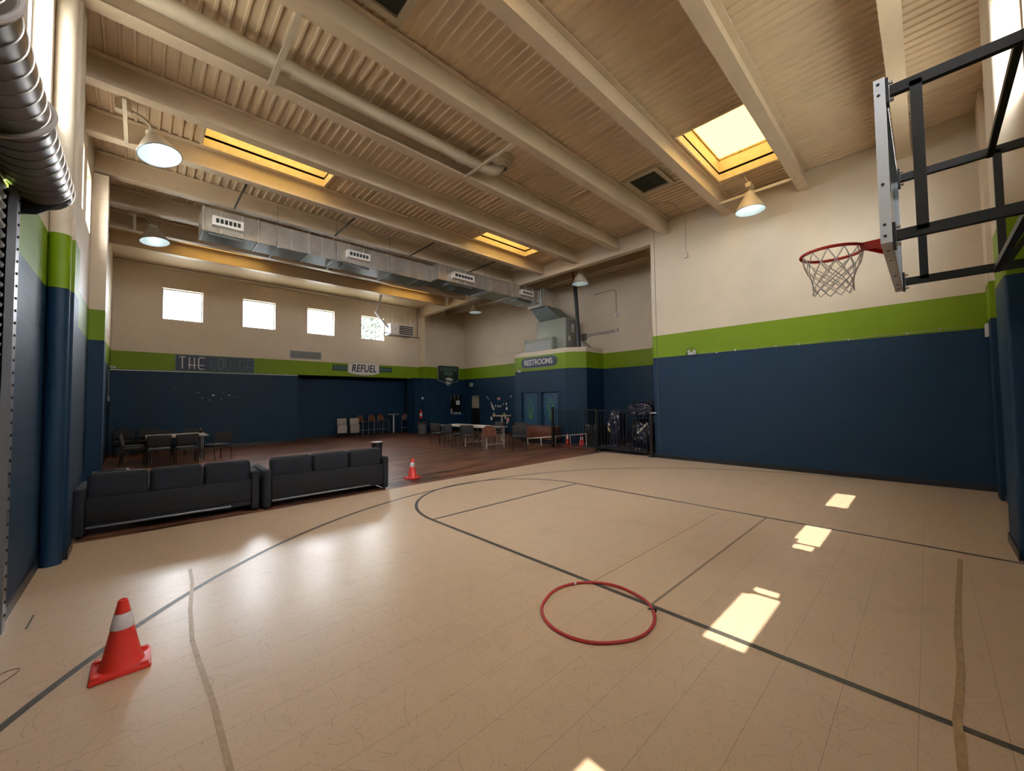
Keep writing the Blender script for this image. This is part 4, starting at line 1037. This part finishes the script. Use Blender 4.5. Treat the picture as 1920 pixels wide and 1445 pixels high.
pm.face(A_[::-1]); pm.face(B_)
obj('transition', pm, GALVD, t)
for i, (x0, x1, yy) in enumerate(((1.13, 1.72, 11.15), (4.15, 4.80, 11.15), (7.45, 8.30, 10.75), (10.62, 11.27, 10.75))):
    bx = MB().box(x0-6.4, yy-.16-11.5, 5.745-5.6, x1-6.4, yy-11.5, 5.955-5.6)
    ro = obj('air_register', bx, WHITEP, t)
    g2 = MB(); n = 6; w = (x1-x0-.10)/n
    for k in range(n): g2.box(x0+.05+k*w+.012-6.4, yy-.164-11.5, 5.80-5.6, x0+.05+(k+1)*w-.012-6.4, yy-.158-11.5, 5.90-5.6)
    obj('register_slots', g2, BLACKP, ro)
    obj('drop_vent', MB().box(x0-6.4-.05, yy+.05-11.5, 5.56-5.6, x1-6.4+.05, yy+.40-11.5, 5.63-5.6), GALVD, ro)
for x in (2.45, 3.89, 5.46, 8.9, 11.3):
    y0 = 11.12 if x < 6.9 else 10.72
    h = MB().tube([(x-6.4, y0-11.5, ZC-5.6), (x-6.4, y0-11.5, -.05)], .006, 6).tube([(x-6.4, y0+.82-11.5, ZC-5.6), (x-6.4, y0+.82-11.5, -.05)], .006, 6).bar((x-6.4, y0-.06-11.5, -.03), (x-6.4, y0+.88-11.5, -.03), .04, .03)
    obj('hanger', h, GREYM, t)
t = thing('furnace', 'grey furnace cabinet standing on the restroom roof', 'furnace', (12.7, 10.6, 3.56))
obj('cabinet', MB().rbox(-.40, -.76, 0, .50, .80, 1.42, .01, 2), FURN, t)
obj('side_panel', MB().box(-.36, -.775, .75, .46, -.76, 1.34).box(-.36, -.775, .08, .46, -.76, .70), GREYM, t)
obj('rating_plate', MB().box(-.05, -.78, .85, .15, -.775, 1.2).box(-.25, -.78, .50, -.1, -.775, .68), PAPER, t)
obj('filter_box', MB().rbox(-.68, -.28, .06, -.40, 1.25, .67, .015, 2), FURN, t)
obj('filter_rail', MB().box(-.70, -.26, .045, -.66, 1.25, .085), BLACKP, t)
obj('filter_door', MB().box(-.69, -.22, .12, -.68, 1.20, .52), GREY, t)
obj('filter_knob', MB().lathe([(.03, 0), (.03, -.02), (0, -.025)], (-.55, -.28, .35), 12, 'y'), SIGNW, t)
tag(obj('flue_pipe', MB().tube([(12.36, 9.42, ZC), (12.34, 9.30, 5.2), (12.33, 9.22, 3.57)], .075, 16), BLACKM), 'thick black pipe rising beside the furnace to the deck', 'pipe')
tag(obj('flex_cable', MB().tube([(12.75, 9.80, 4.55), (12.70, 9.55, 4.2), (12.85, 9.25, 3.72), (13.1, 9.2, 3.75), (13.35, 9.5, 3.9), (13.47, 9.76, 4.05), (13.49, 9.81, 4.13)], .016, 8), GREYM), 'looping grey cable between furnace and wall box', 'cable')
t = thing('electrical_box', 'grey switch box on the wall right of the furnace', 'electrical box', (XO-.002, 9.81, 4.29))
obj('box_body', MB().rbox(-.09, -.10, -.14, 0, .10, .14, .01, 2), GREYM, t)
obj('conduit', MB().tube([(-.02, .1, .05), (-.02, .7, .05)], .012, 8).tube([(-.02, -.1, .08), (-.02, -1.45, .10)], .012, 8).tube([(-.02, -.1, -.03), (-.02, -.35, .02), (-.02, -1.45, .03)], .010, 8), GREYM, t)
for lab, z, nm in (('small white box on the outer wall, end of the level conduit', 4.39, 0), ('small white box on the outer wall, lower end of the bent conduit', 4.97, 1)):
    t = thing('outlet_box', lab, 'outlet box', (XO, 8.28, z))
    obj('box_body', MB().rbox(-.06, -.06, -.07, 0, .06, .07, .01, 2), SIGNW, t)
    if nm: obj('conduit', MB().tube([(-.02, 0, .07), (-.02, 0, .95), (-.02, .06, 1.02), (-.02, .18, 1.04), (-.02, 1.0, 1.0)], .013, 8), GREYM, t)
tag(obj('wall_conduit', MB().tube([(XO-.02, 12.5, 4.0), (XO-.02, 14.2, 4.0), (XO-.02, 18.2, 4.0)], .013, 8).tube([(XO-.02, 12.9, 4.0), (XO-.02, 12.9, 3.53)], .013, 8), CREAMP), 'thin conduit along the outer wall left of the furnace', 'conduit')

# pvc pipe
t = thing('ceiling_pipe', 'fat cream pipe running under the deck to a round roof flange', 'pipe', (2.5, 6.10, 6.44))
q = [(-3.2, 0, 0), (2.55, 0, 0), (2.72, -.01, .02), (2.86, -.05, .07), (2.92, -.10, .16), (2.93, -.12, .30)]
obj('pipe_run', MB().tube(q, .105, 20), CREAMP, t)
obj('coupling', MB().tube([(1.9, 0, 0), (2.06, 0, 0)], .118, 20), CREAMP, t); obj('coupling', MB().tube([(-1.02, 0, 0), (-.92, 0, 0)], .115, 20), CREAMP, t)
obj('roof_flange', MB().lathe([(.12, .10), (.17, .12), (.17, .16), (.22, .20), (.22, .24), (.27, .27), (.27, .295)], (2.93, -.12, 0), 28), CREAMP, t)
for i, x in enumerate((1.30, 4.80)):
    tag(obj('pipe_support', MB().bar((x, 4.98, 6.285), (x, 6.42, 6.285), .075 if i == 0 else .05, .03), CREAMP), f'flat cream strap under the fat pipe, {"left" if i == 0 else "right"} one', 'strap', 'straps under the fat pipe')
# ceiling vents
def vent(label, x, y):
    t = thing('ceiling_vent', label, 'vent', (x, y, ZC))
    f = MB()
    for (a, b, c, d) in ((-.45, -.42, .45, -.32), (-.45, .32, .45, .42), (-.45, -.32, -.36, .32), (.36, -.32, .45, .32)): f.box(a, b, -.05, c, d, 0)
    obj('vent_frame', f, CREAMP, t)
    obj('vent_opening', MB().box(-.36, -.32, -.01, .36, .32, 0), mat('dark_vent', (.02, .022, .016, 1), .6) if 'dark_vent' not in bpy.data.materials else bpy.data.materials['dark_vent'], t)
    l = MB()
    for k in range(5): l.bar((-.34+.14*k, -.30, -.025), (-.34+.14*k, .30, -.02), .03, .006)
    obj('louvers', l, bpy.data.materials['dark_vent'], t)
vent('framed vent opening in the deck beside the right skylight', 8.50, 4.28); vent('framed vent opening in the deck at the top edge of the picture', 2.0, 4.28)
tag(obj('deck_conduit', MB().tube([(8.3, 4.66, 6.70), (9.6, 4.72, 6.70), (10.55, 4.74, 6.70)], .012, 8).tube([(9.55, 4.72, 6.70), (9.75, 4.40, 6.70), (9.95, 4.37, 6.70), (XR-.02, 4.37, 6.70)], .012, 8), CREAMP), 'cream conduit on the deck near the framed vent', 'conduit')
t = thing('outlet_box', 'cream box hanging on a conduit high on the right wall', 'outlet box', (XR, 4.37, 5.55))
obj('box_body', MB().rbox(-.06, -.045, -.07, 0, .045, .07, .01, 2), CREAMP, t)
obj('conduit', MB().tube([(-.02, 0, .07), (-.02, 0, 1.16)], .012, 8), CREAMP, t)

# unit heater
t = thing('unit_heater', 'white unit heater hanging right of the leafy window', 'heater', (9.16, 17.3, 5.13))
obj('housing', MB().rbox(-.60, -.01, -.27, .60, .62, .27, .015, 2), WHITEP, t)
obj('side_panel', MB().box(-.612, .02, -.25, -.60, .60, .25), WHITEC, t)
lv = MB()
for k in range(5): lv.box(-.18, -.018, -.22+.09*k, .55, -.008, -.165+.09*k)
obj('louver_slots', lv, BLACKP, t)
obj('badge', MB().prism([(-.42, -.06), (-.32, .04), (-.30, .09), (-.40, 0)], -.018, -.008, 'xz'), BEIGEP, t)
for x in (-.5, .45):
    for y in (.05, .55): obj('hanger_rod', MB().tube([(x, y, .27), (x, y, ZC-5.13)], .007, 6), WHITEP, t)
obj('flue', MB().tube([(-.55, .3, .05), (-.98, .3, .50), (-1.20, .3, .75), (-1.05, .3, 1.2), (-.95, .3, ZC-5.13)], .055, 12), ALU, t)
obj('gas_pipe', MB().tube([(-.95, .02, -.40), (-.95, .02, -.22), (-.60, .02, -.24), (.95, .02, -.31)], .018, 8).tube([(.95, .02, -.31), (.55, -.35, -.36)], .018, 8).tube([(.80, .02, -.30), (.80, .02, 1.1)], .016, 8), BLACKM, t)
t = thing('wall_grille', 'grey louvered return grille high on the far wall', 'grille', (5.31, YE, 3.78))
obj('grille_frame', MB().box(-.64, -.03, -.17, .64, 0, -.14).box(-.64, -.03, .14, .64, 0, .17).box(-.64, -.03, -.14, -.61, 0, .14).box(.61, -.03, -.14, .64, 0, .14), GREY, t)
lv = MB()
for k in range(9): lv.bar((-.61, -.015, -.125+.031*k), (.61, -.015, -.125+.031*k), .02, .012)
obj('louvers', lv, GREY, t); obj('backing', MB().box(-.61, -.006, -.14, .61, 0, .14), mat('grille_backing', (.12, .12, .11, 1), .6), t)

# ================================================================= LAMPS
def make_lamp(label, loc, bracket, W_=LAMP_W, tilt=0.0):
    t = thing('high_bay_lamp', label, 'lamp', loc, 0, 'dome lamps under the roof')
    R = .30
    obj('shade', MB().lathe([(R, 0), (R*.93, .05), (R*.74, .16), (R*.52, .27), (R*.40, .33), (R*.36, .335), (R*.34, .42), (R*.26, .44), (0, .445)], n=36), CREAMP, t)
    obj('reflector', MB().lathe([(R-.004, .001), (R*.93-.006, .05), (R*.74-.006, .16), (R*.52-.006, .27), (R*.40-.006, .325), (0, .326)], n=36), LIGHTW if False else SHADEI, t)
    obj('rim_ring', MB().tube([(R*math.cos(a), R*math.sin(a), 0) for a in [2*PI*i/36 for i in range(36)]], .008, 8, closed=True), GREYM, t)
    obj('bulb', MB().lathe([(0, .13), (.045, .14), (.06, .20), (.05, .26), (.03, .31), (.03, .326)], n=18), LIGHTW, t)
    h = ZC-loc[2]
    if bracket == 'arm':
        obj('arm', MB().tube([(0, 0, .44), (-.03, 0, .54), (-.12, 0, .62), (-.26, 0, .66)], .028, 10), CREAMP, t)
        obj('ballast_box', MB().rbox(-.46, -.08, .60, -.26, .08, .78, .015, 2), CREAMP, t)
        obj('strut', MB().bar((-.33, -.82, ZB-loc[2]-.02+.0), (-.33, .60, ZB-loc[2]-.02), .05, .03), CREAMP, t)
        obj('strut_rod', MB().tube([(-.33, 0, .78), (-.33, 0, h)], .012, 8), CREAMP, t)
    elif bracket == 'wall':
        obj('arm', MB().tube([(0, 0, .44), (0, 0, .50), (.02, 0, .56)], .03, 10), CREAMP, t)
        obj('ballast_box', MB().rbox(-.12, -.06, .52, .14, .06, .62, .012, 2), CREAMP, t)
        obj('strut', MB().bar((.02, -.85, ZB-loc[2]-.01), (.02, .68, ZB-loc[2]-.01), .05, .05), CREAMP, t)
        obj('strut_rod', MB().tube([(-.06, 0, .62), (-.08, .1, h)], .010, 8).rbox(-.12, .06, h-.06, -.02, .16, h, .01, 2), CREAMP, t)
    else:
        obj('stem', MB().tube([(0, 0, .44), (0, 0, h)], .02, 10), CREAMP, t)
        obj('ballast_box', MB().rbox(-.09, -.09, .46, .09, .09, .62, .015, 2), CREAMP, t)
    pl = bpy.data.lights.new('lamp_light', 'POINT'); pl.energy = W_; pl.shadow_soft_size = .05; pl.color = (.90, .96, 1)
    lo = bpy.data.objects.new('lamp_light', pl); COL.objects.link(lo); lo.parent = t; lo.location = (0, 0, .085)
    if tilt:
        Mt = Matrix.Translation((0, 0, .44)) @ Matrix.Rotation(math.radians(tilt), 4, Vector((.687, .726, 0))) @ Matrix.Translation((0, 0, -.44))
        for c in t.children:
            if c.name.split('.')[0] in ('shade', 'reflector', 'rim_ring', 'bulb', 'lamp_light'): c.matrix_local = Mt @ c.matrix_local
    return t
make_lamp('cream dome lamp hanging at upper left, nearest to the left skylight', (.08, 8.97, 5.90), 'arm', LAMP_W, -18)
make_lamp('grey dome lamp hanging at left, below the silver duct end', (.16, 13.75, 5.90), 'arm', LAMP_W, -10)
make_lamp('bright dome lamp in front of the right wall under the skylight', (9.93, 2.60, 5.88), 'wall', LAMP_W*1.2)
make_lamp('small dome lamp beyond the girder, beside the black pipe', (11.62, 8.58, 5.90), 'stem', LAMP_W*.3)
make_lamp('small dome lamp beyond the girder near the far wall', (11.60, 14.75, 5.90), 'stem', LAMP_W*.3)
tag(obj('recess_conduit', MB().tube([(11.85, 5.6, 6.69), (11.85, 8.4, 6.69), (11.85, 14.7, 6.69)], .025, 8), CREAMP), 'cream conduit on the deck beyond the girder', 'conduit')

# ================================================================= SMALL WALL THINGS
def emlight(label, loc, r):
    t = thing('emergency_light', label, 'emergency light', loc, 0, 'caged emergency lights')
    obj('light_body', MB().rbox(-.06, -r*.75, -.055, 0, r*.75, .02, .012, 2), SIGNW, t)
    for s_ in (-1, 1): obj('lamp_head', MB().lathe([(.03, -.05), (.038, -.075), (.0, -.08)], (0, s_*r*.55, .035), 12, 'x'), SIGNW, t)
    w = MB()
    w.tube([(-.10, r*math.cos(a), r*math.sin(a)) for a in [2*PI*i/28 for i in range(28)]], .005, 6, closed=True)
    for k in (-.6, -.3, 0, .3, .6):
        hh = math.sqrt(1-k*k)*r; w.tube([(-.10, k*r, -hh), (-.115, k*r, 0), (-.10, k*r, hh)], .0028, 5)
    for a in (0, PI/2, PI, 3*PI/2): w.tube([(-.10, r*math.cos(a), r*math.sin(a)), (0, r*math.cos(a), r*math.sin(a))], .004, 5)
    obj('wire_guard', w, BLACKM, t)
emlight('caged white emergency light on the right wall under the green band', (XR, 4.28, 2.89), .135)
emlight('caged white emergency light at the left of the restrooms sign', (11.95, 12.08, 2.93), .135)
tag(obj('wall_speaker', MB().rbox(10.22, YN, 2.64, 10.32, YN+.10, 2.86, .01, 2), SIGNW), 'small white box in the right corner below the green band', 'box')
q = [(XR-.028, 4.10-.43*i, 2.845+.0045*i-.012*abs(math.sin(i*1.57))) for i in range(12)]
t = thing('clipped_cable', 'thin pale cord clipped along the lower edge of the green band at right', 'cord', (0, 0, 0))
obj('cable', MB().tube(q, .004, 5), GREY, t)
for i in range(1, 11): obj('clip', MB().rbox(XR-.036, q[i][1]-.014, q[i][2]-.018, XR-.002, q[i][1]+.014, q[i][2]+.018, .005, 2), GREY if i > 2 else SIGNW, t)
t = thing('security_camera', 'small white security camera in the far left corner', 'camera', (XL, 18.68, 2.94))
obj('mount', MB().lathe([(.04, 0), (.04, .02), (.015, .03), (.015, .07)], (0, 0, 0), 12, 'x'), SIGNW, t)
obj('camera_body', MB().tube([(.07, .05, .01), (.11, -.10, -.01)], .035, 12), SIGNW, t)
t = thing('outlet_box', 'pale outlet box at the end of a cord, far left corner', 'outlet box', (XL, 17.7, 1.86))
obj('box_body', MB().rbox(0, -.05, -.07, .05, .05, .07, .01, 2), GREY, t)
obj('conduit', MB().tube([(.015, 0, .07), (.015, .02, .9)], .012, 8), GREY, t)
# chipped paint spots on the far wall
rnd = random.Random(11); cs = MB()
for (x, z, r) in ((1.6, 2.1, .02), (1.72, 1.9, .02), (2.05, 2.0, .045), (2.3, 1.87, .02), (2.35, 2.1, .018), (2.55, 2.0, .03), (2.7, 1.94, .018), (2.82, 1.94, .016), (1.95, 1.82, .02), (.95, 2.25, .014)):
    cs.prism([(x+r*(1+.4*rnd.random())*math.cos(a), z+r*.7*(1+.4*rnd.random())*math.sin(a)) for a in [2*PI*i/8 for i in range(8)]], YE-.004, YE-.0005, 'xz')
tag(obj('paint_chips', cs, GREY), 'small pale chips in the blue paint of the lounge wall', 'paint chips')['kind'] = 'stuff'

# ================================================================= OUTSIDE
def tree(label, c, R, n, seed):
    t = thing('tree', label, 'tree', (c[0], c[1], -.1))
    r_ = random.Random(seed)
    obj('trunk', MB().tube([(0, 0, 0), (.1, 0, 2.4), (0, .1, c[2]-.6)], [.22, .17, .10], 10), BARK, t)
    m = MB()
    for i in range(n):
        while True:
            p = Vector((r_.uniform(-1, 1), r_.uniform(-1, 1), r_.uniform(-1, 1)))
            if p.length < 1: break
        p = p*p.length**-.25
        p = Vector((p.x*R, p.y*R, c[2]+p.z*R*.85)); a = Vector((r_.gauss(0, 1), r_.gauss(0, 1), r_.gauss(0, 1))).normalized()
        b = a.orthogonal().normalized(); s = r_.uniform(.06, .13)
        cc = a.cross(b)
        m.face([p-b*s, p+cc*s*.5, p+b*s, p-cc*s*.5])
    obj('foliage', m, LEAF, t)
tree('leafy green tree outside the fourth far window', (12.6, 27.5, 6.9), 1.75, 2600, 4)
struct('ground', MB().box(-60, -60, -.4, 80, 90, -.125), mat('outside_ground', (.25, .24, .2, 1), .9))
